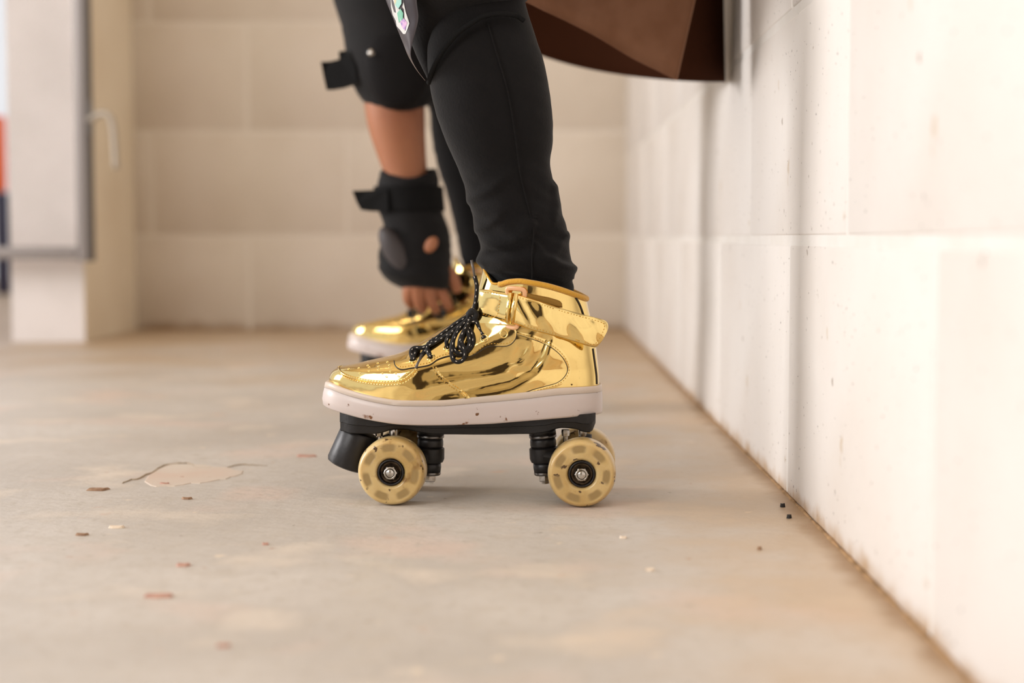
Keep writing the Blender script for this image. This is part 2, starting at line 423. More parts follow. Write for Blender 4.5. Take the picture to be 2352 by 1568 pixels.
def tab_px(lst, idx=0, y=0):      # px list -> table by z of x
    t = [(Lp(a, b, y).z, Lp(a, b, y).x) for a, b in lst]; t.sort(); return t
xf_t = tab_px([(757, 935), (757, 884), (757, 868), (762, 855), (771, 847), (785, 841), (815, 835), (850, 827), (905, 815), (935, 804), (960, 790),
               (985, 775), (1010, 759), (1040, 741), (1062, 726), (1080, 708), (1092, 685), (1099, 660), (1105, 636), (1111, 612)])
xb_t = tab_px([(1378, 935), (1377, 900), (1376, 860), (1372, 820), (1367, 780), (1359, 740), (1352, 710), (1346, 680), (1342, 660), (1338, 610)])
zpx = lambda y: Lp(1078, y).z
w_t = sorted([(zpx(935), .044), (zpx(900), .0458), (zpx(870), .0455), (zpx(840), .0435), (zpx(810), .041), (zpx(780), .0385), (zpx(740), .0365), (zpx(700), .036), (zpx(610), .037)])
zA, zB = zpx(850), zpx(740)
m_lo = [(-1, .84), (-.6, .83), (-.2, .84), (.1, .91), (.45, 1.0), (.8, 1.0), (1, 1.0)]
m_hi = [(-1, .92), (-.4, .98), (0, 1.0), (.5, .92), (1, .8)]
def half(s, z):
    s = max(-1, min(1, s)); k = max(0, min(1, (z-zA)/(zB-zA))); k = k*k*(3-2*k)
    n = 2.7+(2.15-2.7)*k
    if s > 0: n = n+(2.25-n)*(1-k)*1.0*min(1, s*2) if k < 1 else n
    m = interp(m_lo, s)*(1-k)+interp(m_hi, s)*k
    return interp(w_t, z)*m*max(0, 1-abs(s)**n)**(1/n)
def s_of(x, z):
    xf, xb = interp(xf_t, z), interp(xb_t, z); mid = (xf+xb)/2; h = (xb-xf)/2
    return -(x-mid)/h           # +1 at toe
GR = []
for pp, dp, wd in (([(1250, 782), (1236, 820), (1215, 852), (1170, 876), (1100, 890), (1030, 902), (965, 918)], .0026, .0040),
                   ([(1200, 800), (1190, 832), (1186, 850)], .0012, .0035), ([(925, 905), (960, 912)], .001, .003)):
    GR.append(([((Lp(a, b, -.04).x), (Lp(a, b, -.04).z)) for a, b in pp], dp, wd))
def groove(x, z):
    t = 0
    for pl, dp, wd in GR:
        best = 9
        for (x0, z0), (x1, z1) in zip(pl, pl[1:]):
            dx, dz = x1-x0, z1-z0; k = max(0, min(1, ((x-x0)*dx+(z-z0)*dz)/(dx*dx+dz*dz)))
            best = min(best, math.hypot(x-x0-k*dx, z-z0-k*dz))
        q = best/wd
        if q < 3.5: t += dp*(math.exp(-q*q)-.45*math.exp(-(q-1.9)**2/1.0))
    t += .0007*noise.noise(Vector((x*38, 3, z*60)))
    return t
def ysurf(x, z, off=0):
    hh = half(s_of(x, z), z); return -(max(0, hh-groove(x, z)*min(1, hh/.02))+off)
def S(px, py, off=0.0):
    """point on near side of the shoe under pixel px,py pushed out by off"""
    y = -.03
    for _ in range(8):
        p = Lp(px, py, y); y = .5*y+.5*(ysurf(p.x, p.z)-off)
    p = Lp(px, py, y); return Vector((p.x, y, p.z))
zpn = lambda y: Lp(1078, y, -.032).z
top_t = sorted([(1.0, zpx(613)), (.87, zpx(630)), (.68, zpn(652)), (.57, zpn(652)), (.4, zpn(646)), (.2, zpn(644)), (0, zpn(647)),
                (-.3, zpn(654)), (-.6, zpn(665)), (-.85, zpx(675)), (-1, zpx(684))])

def make_skate():
    root = empty('roller_skate')
    # ---- upper
    NA, NZ = 120, 74
    z0 = zpx(930)
    # nonuniform levels: dense where the vamp is nearly flat
    lv = []
    zs = sorted([zpx(v) for v in [930, 915, 900, 890, 880, 872, 866, 860, 856, 852, 849, 847, 845, 843, 841, 839, 837, 835, 833, 831, 829, 827, 825, 823, 821, 819, 817, 815, 813,
                                  811, 809, 806, 803, 800, 797, 794, 790, 786, 782, 778, 774, 770, 766, 762, 758, 754, 750, 745, 740, 735, 730, 724, 718, 712, 706, 700, 693, 686, 680]])
    ztop_c = zs[-1]
    rings = []
    bm = bmesh.new()
    def ringpt(ph, z):
        s = math.cos(ph); sgn = -1 if math.sin(ph) >= 0 else 1
        # denser at ends
        xf, xb = interp(xf_t, z), interp(xb_t, z); mid = (xf+xb)/2; h = (xb-xf)/2
        hh = half(s, z); return Vector((mid-s*h, sgn*max(0, hh-groove(mid-s*h, z)*min(1, hh/.02)), z))
    phs = [2*PI*i/NA for i in range(NA)]
    for z in zs: rings.append([bm.verts.new(ringpt(p, z)) for p in phs])
    for k in range(1, 9):
        rr = []
        for p in phs:
            zt = interp(top_t, math.cos(p)); z = ztop_c+(zt-ztop_c)*k/8
            rr.append(bm.verts.new(ringpt(p, z)))
        rings.append(rr)
    toprim = [v.co.copy() for v in rings[-1]]
    # lining going in
    for dz, sc_ in ((.000, .94), (-.004, .90), (-.03, .86)):
        rr = []
        for v in toprim:
            c = Vector((sum(t.x for t in toprim)/NA, 0, v.z))
            rr.append(bm.verts.new(Vector((c.x+(v.x-c.x)*sc_, v.y*sc_, v.z+dz))))
        rings.append(rr)
    for ri, (a, b) in enumerate(zip(rings, rings[1:])):
        for i in range(NA):
            f = bm.faces.new((a[i], a[(i+1) % NA], b[(i+1) % NA], b[i]))
            if ri >= len(rings)-4: f.material_index = 1
    bm.faces.new(rings[0][::-1]); f = bm.faces.new(rings[-1]); f.material_index = 1
    up = bobj('upper', bm, [gold, liner], root); lab(up, 'mirror gold high-top upper')
    # ---- padded collar
    bm = bmesh.new()
    sel = [v for v, p in zip(toprim, phs) if math.cos(p) < .60]
    pts = sel
    add_tube(bm, [Vector((v.x, v.y*1.0, v.z-.0005)) for v in pts], lambda t: .0026, 10)
    o = bobj('collar', bm, knit, root); lab(o, 'mustard knitted padded collar')
    # tongue edge
    bm = bmesh.new()
    tp = [v for v, p in zip(toprim, phs) if math.cos(p) > .58]
    half_n = len(tp)
    idx = [i for i, p in enumerate(phs) if math.cos(p) > .58]; idx = sorted(idx, key=lambda i: (i if i < NA/2 else i-NA))
    add_tube(bm, [toprim[i] for i in idx], .0011, 8)
    bobj('tongue_edge', bm, M_('mustard_binding', (196, 146, 52), .5, .4), root)

    # ---- sole
    bt = [(742, 929), (754, 937), (790, 949), (830, 960), (870, 968), (925, 975), (980, 977), (1100, 976), (1200, 969), (1300, 960), (1368, 952), (1385, 948)]
    tt = [(742, 874), (757, 877), (785, 888), (820, 899), (870, 911), (920, 918), (1000, 919), (1100, 911), (1200, 902), (1300, 890), (1385, 882)]
    def yed(a, kk=.043):
        s_ = min(1, abs((a-1064)/322)); return -kk*max(0, 1-s_**3)**.5
    bt = [(Lp(a, b, yed(a)).x, Lp(a, b, yed(a)).z) for a, b in bt]; tt = [(Lp(a, b, yed(a)).x, Lp(a, b, yed(a)).z) for a, b in tt]
    def sole_ring(xfp, xbp, extra, tv, zo=0):
        xf, xb = Lp(xfp, 920).x, Lp(xbp, 920).x; mid = (xf+xb)/2; h = (xb-xf)/2; out = []
        for i in range(NA):
            p = phs[i]; s = math.cos(p); sg = -1 if math.sin(p) >= 0 else 1
            n = 2.9 if s < 0 else 2.4
            hw = (.0458*interp(m_lo, s)+extra)*max(0, 1-abs(s)**n)**(1/n)
            x = mid-s*h; zb, zt = interp(bt, x), interp(tt, x)
            # near edge sits lower in the picture than the mid plane outline: outline is traced on the near edge
            dpt = 1+(-.042-0)/Y0
            out.append(Vector((x, sg*hw, HCAM+(zb-HCAM)*1+(zt-zb)*tv+zo)))
        return out
    corr = .0
    def build(levels, name, m):
        bm = bmesh.new(); R = [[bm.verts.new(v) for v in sole_ring(*l)] for l in levels]
        for a, b in zip(R, R[1:]):
            for i in range(NA): bm.faces.new((a[i], a[(i+1) % NA], b[(i+1) % NA], b[i]))
        bm.faces.new(R[0][::-1]); bm.faces.new(R[-1]); return auto_sharp(bobj(name, bm, m, root), 60)
    o = build([(757, 1380, -.001, 0), (748, 1383, .0015, .02), (744, 1384, .0022, .08), (742, 1384, .0024, .3), (744, 1384, .0022, .55), (747, 1383, .0018, .74), (749, 1383, .0012, .77)], 'sole', sole_m)
    lab(o, 'thick milky white rubber sole')
    o = build([(749, 1382, .0011, .76), (747, 1383, .0020, .79), (749, 1382, .0017, .96), (752, 1380, .0008, 1.0), (758, 1377, -.002, .99)], 'foxing_strip', foxing_m)

    # ---- panels on both sides
    def strip(name, lo, up_, off, m, nu=40, nv=6, th=.0009, mirror=True, parent=root, sub=8):
        a = catmull([Vector((x, y, 0)) for x, y in lo], sub); b = catmull([Vector((x, y, 0)) for x, y in up_], sub)
        def at(c, t):
            i = t*(len(c)-1); k = min(int(i), len(c)-2); return c[k].lerp(c[k+1], i-k)
        for sg in ((1, -1) if mirror else (1,)):
            bm = bmesh.new()
            V = [[None]*(nv+1) for _ in range(nu+1)]; B = [[None]*(nv+1) for _ in range(nu+1)]
            for i in range(nu+1):
                pa, pb = at(a, i/nu), at(b, i/nu)
                for j in range(nv+1):
                    q = pa.lerp(pb, j/nv); e = off if (0 < j < nv and 0 < i < nu) else off*.8
                    p = S(q.x, q.y, 0); nx = p.y-e; V[i][j] = bm.verts.new((p.x, sg*nx, p.z))
                    B[i][j] = bm.verts.new((p.x, sg*(p.y+.0006), p.z)) if (i in (0, nu) or j in (0, nv)) else None
            for i in range(nu):
                for j in range(nv): bm.faces.new((V[i][j], V[i+1][j], V[i+1][j+1], V[i][j+1]))
            for i in range(nu):
                for j in (0, nv): bm.faces.new((V[i][j], V[i+1][j], B[i+1][j], B[i][j]))
            for j in range(nv):
                for i in (0, nu): bm.faces.new((V[i][j], V[i][j+1], B[i][j+1], B[i][j]))
            oo = auto_sharp(bobj(name, bm, m, parent), 50)
        return oo
    def line(name, pp, off, r, m):
        c = catmull([Vector((x, y, 0)) for x, y in pp], 8)
        P3 = [S(q.x, q.y, off) for q in c]
        for sg in (1, -1):
            bm = bmesh.new(); add_tube(bm, [Vector((p.x, sg*p.y, p.z)) for p in P3], r, 6); bobj(name, bm, m, root)
    def stitches(bm, pp, off, ln=.0017, gap=.0009, r=.00034):
        c = catmull([Vector((x, y, 0)) for x, y in pp], 10); P3 = [S(q.x, q.y, off) for q in c]
        acc = 0; seg = []
        pts = []; d = 0
        for a, b in zip(P3, P3[1:]):
            l = (b-a).length; k = max(1, int(l/.0003))
            for i in range(k): pts.append(a.lerp(b, i/k))
        step = .0003; n = int(ln/step); g = int(gap/step); i = 0
        i = 0; acc = []; last = None; cur = []; L0 = 0
        for p in pts:
            if last is not None: L0 += (p-last).length
            last = p
            ph = L0 % (ln+gap)
            if ph < ln: cur.append(p)
            elif cur:
                if len(cur) > 2: add_tube(bm, [cur[0], cur[len(cur)//2], cur[-1]], r, 5)
                cur = []
    sb = bmesh.new()
    eyelow = [(905, 828), (909, 841), (922, 848), (945, 845), (985, 838), (1008, 824), (1040, 816), (1075, 819), (1096, 811), (1122, 796), (1165, 794), (1183, 780), (1187, 762)]
    eyeup = [(906, 820), (925, 814), (940, 809), (958, 801), (985, 788), (1006, 778), (1035, 762), (1058, 752), (1075, 746), (1098, 742), (1125, 742), (1150, 744), (1180, 748)]
    o = strip('eyestay', eyelow, eyeup, .0011, gold2, nu=60, nv=8); lab(o, 'raised gold lace panel')
    line('edge_piping', eyelow, .0006, .0005, edge_m)
    stitches(sb, [(x, y-6) for x, y in eyelow[1:-1]], .0013)
    # toe box seam (double stitched ridge)
    toe = [(777, 843), (781, 852), (792, 860), (815, 868), (855, 875), (895, 877), (925, 872), (945, 858), (955, 846)]
    line('toe_cap_seam', toe, .0001, .0011, gold2)
    line('toe_cap_seam', [(x+3, y+7) for x, y in toe[1:]], -.0002, .0009, gold2)
    stitches(sb, [(x+1, y-1) for x, y in toe], .0012); stitches(sb, [(x+2, y+6) for x, y in toe[1:]], .0009)
    # quarter panel (rounded edge towards the heel)
    q1 = [(1190, 768), (1215, 776), (1245, 787), (1274, 803), (1294, 823), (1304, 846), (1298, 864), (1280, 879), (1250, 888), (1225, 895), (1203, 903)]
    q2 = [(1186, 761), (1216, 767), (1249, 778), (1281, 795), (1303, 819), (1312, 847), (1305, 869), (1286, 885), (1256, 895), (1232, 900), (1220, 902)]
    strip('heel_counter_band', q1, q2, .0009, gold2, nu=50, nv=3)
    line('edge_piping', q1, .0004, .0004, edge_m)
    stitches(sb, [((a+c)/2-1, (b+d)/2) for (a, b), (c, d) in zip(q1, q2)], .0011)
    # forefoot seam
    f1 = [(993, 842), (1000, 858), (1018, 876), (1040, 892), (1060, 904), (1068, 915)]; f2 = [(1003, 842), (1012, 858), (1030, 874), (1052, 890), (1070, 902), (1080, 914)]
    strip('side_seam_band', f1, f2, .0007, gold2, nu=24, nv=3)
    stitches(sb, [(x+2, y) for x, y in f1], .0009); stitches(sb, [(x-2, y) for x, y in f2], .0009)
    # heel tab line
    line('heel_piping', [(1322, 682), (1332, 700), (1340, 722), (1344, 735)], .0003, .0009, edge_m)
    line('heel_piping', [(1362, 800), (1366, 830), (1370, 860), (1371, 882)], .0003, .0009, edge_m)
    bobj('stitching', sb, gold_thread, root)['kind'] = 'stuff'
    # perforations
    pb = bmesh.new()
    for px, py in ((801, 847), (824, 845), (848, 843), (870, 841), (894, 838), (826, 856), (848, 851), (869, 848), (895, 844), (878, 857), (897, 852), (909, 857), (934, 858), (916, 864), (888, 865), (845, 839), (868, 834), (890, 831)):
        p = S(px, py, .0); n_ = Vector((0, -1, .8)).normalized()
        add_lathe(pb, [(.0009, -.0004), (.0011, .0003), (.0006, .0005), (.0004, -.0002), (0, -.0003)], p, n_, 10)
    bobj('perforation', pb, gold2, root)['kind'] = 'stuff'
    # eyelets
    EY = [(949, 827), (990, 821), (1028, 797), (1112, 777), (1157, 767)]
    for px, py in EY:
        for sg in (1, -1):
            p = S(px, py, .0012); q = S(px, py-3, .0012); q2_ = S(px+3, py, .0012)
            n_ = (q-p).cross(q2_-p).normalized()
            if n_.y > 0: n_ = -n_
            if sg < 0: p = Vector((p.x, -p.y, p.z)); n_ = Vector((n_.x, -n_.y, n_.z))
            bm = bmesh.new()
            add_lathe(bm, [(.0036, -.0003), (.0038, .0004), (.0032, .0009), (.0026, .0006), (.0022, -.0006), (0, -.0008)], p, n_, 20)
            for f in bm.faces:
                if (f.calc_center_median()-p).length < .0021: f.material_index = 1
            bobj('eyelet', bm, [gold2, edge_m], root)

    # ---- straps
    def ribbon(name, quads_top, quads_bot, yfun, th, m, nu=40, nv=8, seamoff=None):
        a = catmull([Vector((x, y, 0)) for x, y in quads_top], 8); b = catmull([Vector((x, y, 0)) for x, y in quads_bot], 8)
        def at(c, t):
            i = t*(len(c)-1); k = min(int(i), len(c)-2); return c[k].lerp(c[k+1], i-k)
        bm = bmesh.new(); F = []; K = []
        for i in range(nu+1):
            pa, pb_ = at(a, i/nu), at(b, i/nu); r1 = []; r2 = []
            for j in range(nv+1):
                q = pa.lerp(pb_, j/nv); y = yfun(q.x, q.y)
                e = 0 if (0 < i < nu and 0 < j < nv) else th*.35
                p = Lp(q.x, q.y, y+e); r1.append(bm.verts.new(p)); p2 = Lp(q.x, q.y, y+th-e); r2.append(bm.verts.new(p2))
            F.append(r1); K.append(r2)
        for i in range(nu):
            for j in range(nv):
                bm.faces.new((F[i][j], F[i+1][j], F[i+1][j+1], F[i][j+1])); bm.faces.new((K[i][j], K[i][j+1], K[i+1][j+1], K[i+1][j]))
            for j in (0, nv): bm.faces.new((F[i][j], F[i+1][j], K[i+1][j], K[i][j]))
        for j in range(nv):
            for i in (0, nu): bm.faces.new((F[i][j], F[i][j+1], K[i][j+1], K[i][j]))
        return bobj(name, bm, m, root)
    def stitch_flat(bm, pp, yfun, ln=.0017, gap=.001, r=.00032):
        c = catmull([Vector((x, y, 0)) for x, y in pp], 24)
        P3 = [Lp(q.x, q.y, yfun(q.x, q.y)-.0002) for q in c]; L0 = 0; last = None; cur = []
        for p in P3:
            if last is not None: L0 += (p-last).length
            last = p
            if L0 % (ln+gap) < ln: cur.append(p)
            elif cur:
                if len(cur) > 1: add_tube(bm, [cur[0], cur[-1]], r, 5)
                cur = []
    base = {}
    for xx in range(1090, 1330, 4): base[xx] = S(xx, 710).y
    kb = sorted(base.items())
    def ys(x, y, off=.003):
        if x <= 1285: return interp(kb, x)-off
        y1 = interp(kb, 1285); return y1-off+(x-1285)/110*.0105
    ysf = lambda x, y: ys(x, y, .0034)-.0006*math.sin(x*.09+y*.03)
    ystr = lambda x, y: ys(x, y, .0064)-.0010*math.sin(x*.05+y*.02)-.0007*math.sin(x*.11-y*.05)-.0012*math.exp(-((y-(715+(x-1180)*.27))/22)**2)
    o = ribbon('strap_anchor', [(1100, 664), (1125, 665), (1150, 669), (1176, 672)], [(1098, 722), (1122, 730), (1148, 737), (1168, 741)], ysf, .0018, gold2, 20, 6)
    lab(o, 'short gold strap anchor holding the ring')
    o = ribbon('under_strap', [(1196, 668), (1225, 676), (1260, 683), (1284, 690), (1291, 697)], [(1200, 690), (1228, 698), (1262, 702), (1284, 706), (1292, 706)], lambda x, y: ys(x, y, .0022), .002, M_('strap_backing', (140, 104, 40), .5, .5, bump=.0004, bscale=300), 20, 5)
    lab(o, 'dull brown strap lining')
    o = ribbon('strap', [(1182, 674), (1200, 679), (1240, 692), (1290, 708), (1340, 722), (1375, 731), (1390, 736), (1396, 743), (1397, 752), (1395, 760)],
               [(1171, 741), (1190, 747), (1230, 760), (1280, 774), (1325, 787), (1352, 795), (1362, 797), (1369, 797), (1377, 790), (1384, 781)], ystr, .0034, gold2, 60, 12)
    lab(o, 'gold ankle strap sticking out past the heel')
    st = bmesh.new()
    stitch_flat(st, [(1186, 681), (1240, 698), (1290, 714), (1340, 728), (1382, 740), (1389, 750), (1378, 776), (1366, 790), (1352, 789), (1280, 768), (1230, 754), (1180, 737)], ystr)
    stitch_flat(st, [(1108, 671), (1145, 676), (1146, 700), (1138, 728), (1108, 721)], ysf)
    bobj('stitching', st, gold_thread, root)['kind'] = 'stuff'
    # ring: clear pinkish loop with gold bar
    rg = bmesh.new()
    rp = [Lp(x, y, ys(x, y, o_)) for x, y, o_ in ((1166, 663, .0036), (1186, 663, .0036), (1204, 668, .0034), (1203, 690, .0016), (1190, 740, .0016), (1184, 752, .0030), (1164, 750, .0034), (1150, 746, .0030), (1152, 730, .0010), (1164, 680, .0010))]
    add_tube(rg, catmull(rp, 5, True), .0020, 10, closed=True, flat=.6)
    o = bobj('strap_ring', rg, plast, root); lab(o, 'pinkish clear plastic strap ring')
    rg = bmesh.new(); add_tube(rg, [Lp(1186, 674, ystr(1186, 674)-.0008), Lp(1180, 706, ystr(1180, 706)-.0008), Lp(1174, 742, ystr(1174, 742)-.0008)], .0020, 12)
    add_tube(rg, [Lp(1172, 672, ysf(1172, 672)-.0005), Lp(1168, 706, ysf(1168, 706)-.0005), Lp(1164, 741, ysf(1164, 741)-.0005)], .0019, 12)
    bobj('strap_fold', rg, gold2, root)

    # ---- laces
    lb = bmesh.new(); LR = .00185
    def lace(pp, r=LR, fl=8): 
        add_tube(lb, resample(catmull([Lp(x, y, yy) for x, y, yy in pp], 10), .0008), r, 20, fleck=fl, mi=0)
    def yS(px, py, off=.003): return S(px, py, off).y
    lace([(1090, 634, -.014), (1095, 655, -.014), (1094, 680, -.014), (1090, 705, -.015), (1085, 722, -.016)])
    lace([(1086, 722, -.018), (1096, 742, -.026), (1106, 762, -.031), (1112, 777, yS(1112, 777, .0012))])
    lace([(1112, 777, yS(1112, 777, .001)), (1108, 758, -.028), (1100, 742, -.014), (1092, 730, .0)])
    # strands running to the toe end of the throat
    lace([(1078, 724, -.016), (1055, 738, -.017), (1030, 756, -.018), (1003, 776, -.020), (985, 790, -.023), (977, 803, -.027), (968, 817, -.031)])
    lace([(1076, 732, -.018), (1050, 752, -.022), (1022, 772, -.024), (995, 788, -.026), (972, 798, -.027), (952, 799, -.026), (944, 808, -.028), (948, 826, yS(948, 826, .001))])
    lace([(990, 821, yS(990, 821, .001)), (982, 806, -.030), (984, 790, -.024), (998, 778, -.012), (1012, 770, .004)])
    lace([(1028, 797, yS(1028, 797, .001)), (1026, 782, -.033), (1036, 768, -.026), (1052, 754, -.012), (1062, 744, .004)])
    lace([(949, 827, yS(949, 827, .001)), (955, 806, -.026), (970, 797, -.012), (980, 792, .004), (990, 800, .03)])
    lace([(1012, 768, .02), (1000, 776, 0), (985, 795, -.02), (988, 818, yS(988, 818, .0018))])
    # bow loops hanging on the near side
    lace([(1082, 728, -.019), (1064, 746, -.028), (1046, 768, -.036), (1040, 792, -.040), (1048, 808, -.0415), (1064, 811, -.041), (1079, 800, -.039), (1086, 782, -.037), (1082, 762, -.033), (1074, 744, -.026), (1082, 729, -.020)])
    lace([(1084, 730, -.021), (1070, 752, -.034), (1058, 776, -.040), (1056, 796, -.042), (1068, 804, -.042), (1078, 790, -.040), (1076, 768, -.037), (1072, 750, -.031), (1083, 732, -.022)])
    lace([(1084, 728, -.020), (1056, 752, -.032), (1040, 784, -.040), (1037, 808, -.0425), (1041, 826, -.0430), (1053, 831, -.0432), (1065, 824, -.0430), (1068, 806, -.0428), (1060, 780, -.040), (1072, 748, -.031), (1086, 728, -.021)])
    # knot
    lace([(1076, 722, -.018), (1084, 714, -.022), (1094, 722, -.023), (1088, 733, -.023), (1078, 730, -.021), (1081, 718, -.024), (1092, 728, -.020)], .0026)
    lace([(1074, 734, -.02), (1088, 738, -.024), (1098, 730, -.018), (1092, 716, -.019)], .0024)
    o = bobj('laces', lb, [lace_m, white_fleck], root); lab(o, 'black laces with white flecks tied in a bow')
    for a_, b_ in (((1083, 597, -.013), (1091, 636, -.014)), ((970, 812, -.030), (955, 845, -.0415))):
        bm = bmesh.new(); p, q = Lp(*a_), Lp(*b_); add_tube(bm, [p, p.lerp(q, .5), q], .0012, 10)
        bobj('lace_tip', bm, aglet_m, root)

    # ---- plate
    pt = [(792, 950), (830, 959), (870, 967), (925, 974), (980, 976), (1100, 975), (1200, 968), (1300, 959), (1368, 951)]
    pbm = [(792, 990), (800, 994), (862, 994), (885, 990), (905, 984), (930, 984), (962, 990), (1000, 997), (1100, 999), (1215, 997), (1250, 993), (1290, 982), (1320, 984), (1340, 991), (1356, 993), (1366, 980), (1368, 972)]
    ptt = [(Lp(a, b, yed(a)).x, Lp(a, b, yed(a)).z+.0005) for a, b in pt]; pbt = [(Lp(a, b, -.024).x, Lp(a, b, -.024).z) for a, b in pbm]
    bm = bmesh.new(); xs = [Lp(792+(1368-792)*i/90, 970).x for i in range(91)]; R = []
    for x in xs:
        zt, zb = interp(ptt, x)+.0012, interp(pbt, x)
        e = min(x-xs[0], xs[-1]-x); hw = (.030 if x < Lp(960, 0).x or x > Lp(1260, 0).x else .026)
        hw = interp([(Lp(792, 970).x, .026), (Lp(830, 970).x, .034), (Lp(930, 970).x, .035), (Lp(1060, 970).x, .025), (Lp(1180, 970).x, .024), (Lp(1280, 970).x, .030), (Lp(1350, 970).x, .029), (Lp(1368, 970).x, .022)], x)
        zm = zt-(zt-zb)*.55
        R.append([bm.verts.new(v) for v in ((x, -hw, zt), (x, -hw, zm+.0006), (x, -hw+.0018, zm), (x, -hw+.0025, zb+.001), (x, -hw+.004, zb), (x, hw-.004, zb), (x, hw-.0025, zb+.001), (x, hw-.0018, zm), (x, hw, zm+.0006), (x, hw, zt))])
    for a, b in zip(R, R[1:]):
        for i in range(10): bm.faces.new((a[i], a[(i+1) % 10], b[(i+1) % 10], b[i]))
    bm.faces.new(R[0][::-1]); bm.faces.new(R[-1])
    o = auto_sharp(bobj('plate', bm, plate_m, root), 30); lab(o, 'black nylon plate under the sole')
    # ---- toe stop
    bm = bmesh.new(); c0, c1 = Lp(827, 989, -.008), Lp(796, 1071, -.008); ax = (c1-c0); h = ax.length
    r0, r1 = .0168, .0188
    add_lathe(bm, [(0, 0), (r0-.003, 0), (r0-.0008, .0006), (r0, .0022), (r1-.0002, h-.004), (r1-.0012, h-.0012), (r1-.004, h), (0, h+.0004)], c0, ax, 40)
    o = auto_sharp(bobj('toe_stop', bm, rub, root), 40); lab(o, 'black rubber toe stop')
    bm = bmesh.new(); add_lathe(bm, [(.006, -.004), (.006, .001), (0, .001)], c0, ax, 16); bobj('toe_stop_stem', bm, chrome, root)
    # ---- trucks
    for (cx, lean, tx) in ((989, 1, 897), (1246, -1, 1336)):
        top = Lp(cx, 993, 0)
        def h_(py): return top.z-Lp(cx, py, 0).z
        k = 1.0/2628*1.0
        ax = Vector((-.10*lean*0+(.06 if lean < 0 else -.02), 0, -1)).normalized()
        bm = bmesh.new(); add_lathe(bm, [(0, -.004), (.0115, -.004), (.0118, .002), (0, .002)], top, ax, 28)
        bobj('kingpin_seat', bm, plate_m, root)
        bm = bmesh.new(); add_lathe(bm, [(.008, h_(996)), (.0112, h_(996)), (.0119, h_(999)), (.0119, h_(1003)), (.0112, h_(1005)), (.008, h_(1005))], top, ax, 28)
        auto_sharp(bobj('cushion_cup', bm, washer_m, root))
        bm = bmesh.new(); add_lathe(bm, [(0, h_(1003)), (.0106, h_(1004)), (.0113, h_(1012)), (.0113, h_(1022)), (.0106, h_(1026)), (0, h_(1027))], top, ax, 28)
        bobj('cushion', bm, rub, root)
        bm = bmesh.new(); add_lathe(bm, [(0, h_(1060)), (.0096, h_(1061)), (.0098, h_(1072)), (.0092, h_(1083)), (0, h_(1084))], top, ax, 28)
        bobj('cushion', bm, rub, root)
        bm = bmesh.new(); add_lathe(bm, [(0, h_(1083)), (.0094, h_(1083)), (.0096, h_(1087)), (.0088, h_(1090)), (0, h_(1090))], top, ax, 24)
        auto_sharp(bobj('washer', bm, washer_m, root))
        bm = bmesh.new(); add_lathe(bm, [(0, h_(1088)), (.0056, h_(1088)), (.0058, h_(1090)), (.0058, h_(1103)), (.005, h_(1105)), (.0036, h_(1105)), (.0036, h_(1110)), (0, h_(1110))], top, ax, 6)
        auto_sharp(bobj('kingpin_nut', bm, chrome, root), 25)
        # hanger: ring around the cushions + arm to axle + axle housing
        axc = Lp(tx, 1087, -.055); axc = Vector((axc.x, 0, axc.z))
        bm = bmesh.new()
        add_lathe(bm, [(0, h_(1026)), (.0112, h_(1026)), (.0124, h_(1029)), (.0124, h_(1052)), (.0112, h_(1060)), (.009, h_(1062)), (0, h_(1062))], top, ax, 28)
        rc = top+ax*h_(1044)
        add_tube(bm, [rc, rc.lerp(axc+Vector((0, 0, .004)), .5), axc], lambda t: .0085+.001*t, 12, flat=1.6)
        add_tube(bm, [axc+Vector((0, -.030, 0)), axc+Vector((0, -.015, 0)), axc, axc+Vector((0, .015, 0)), axc+Vector((0, .030, 0))], lambda t: .0068+.003*(1-abs(t*2-1)), 16)
        # pivot arm up to the plate
        pv = Vector((Lp(tx-12*lean, 0).x, 0, Lp(tx, 996).z))
        add_tube(bm, [axc, axc.lerp(pv, .6), pv], lambda t: .0075-.002*t, 12)
        o = auto_sharp(bobj('truck_hanger', bm, plate_m, root), 40)
        bm = bmesh.new(); add_tube(bm, [axc+Vector((0, -.0585, 0)), axc, axc+Vector((0, .0585, 0))], .0036, 16); bobj('axle', bm, chrome, root)
        # plate bolts
        for bx, by in (((871, -.020), (903, -.014)) if lean > 0 else ((1299, -.020), (1338, -.010))):
            p = Lp(bx, 986, by); bm = bmesh.new()
            add_lathe(bm, [(0, .0), (.0034, .0), (.0036, -.002), (.0032, -.0055), (.0019, -.006), (.0019, -.014), (0, -.014)], p, (0, 0, 1), 6 if bx in (871, 1299) else 12)
            auto_sharp(bobj('bolt', bm, chrome, root), 25)
        # wheels
        for sg in (-1, 1):
            wc = Vector((axc.x, sg*.0405, axc.z)); Rw = .0285
            wz = Rw
            wc.z = wz
            wh = bmesh.new(); W2 = .0155; ax_ = (0, sg, 0); a0 = random.uniform(0, 1)
            prof = [(.0108, -W2+.003), (.0125, -W2+.001), (.020, -W2), (.0255, -W2+.001), (Rw-.0008, -W2+.0045), (Rw, -W2+.008), (Rw, W2-.008), (Rw-.0008, W2-.0048), (.0262, W2-.0014), (.0250, W2-.0008),
                    (.0244, W2-.0009), (.0190, W2-.0004), (.0135, W2-.0010), (.0118, W2-.0024), (.0112, W2-.006), (.0108, W2-.0075), (.0108, -W2+.003)]
            # outer face densified so that the spoked core's windows are shallow dents under the urethane
            face = [(.0250-(.0250-.0135)*q/16, W2-.0008+.0003*math.sin(PI*q/16)) for q in range(17)]
            prof = prof[:9]+face+prof[13:]
            nseg = 112; F = frame(ax_, wc); rings_ = []; msk = []
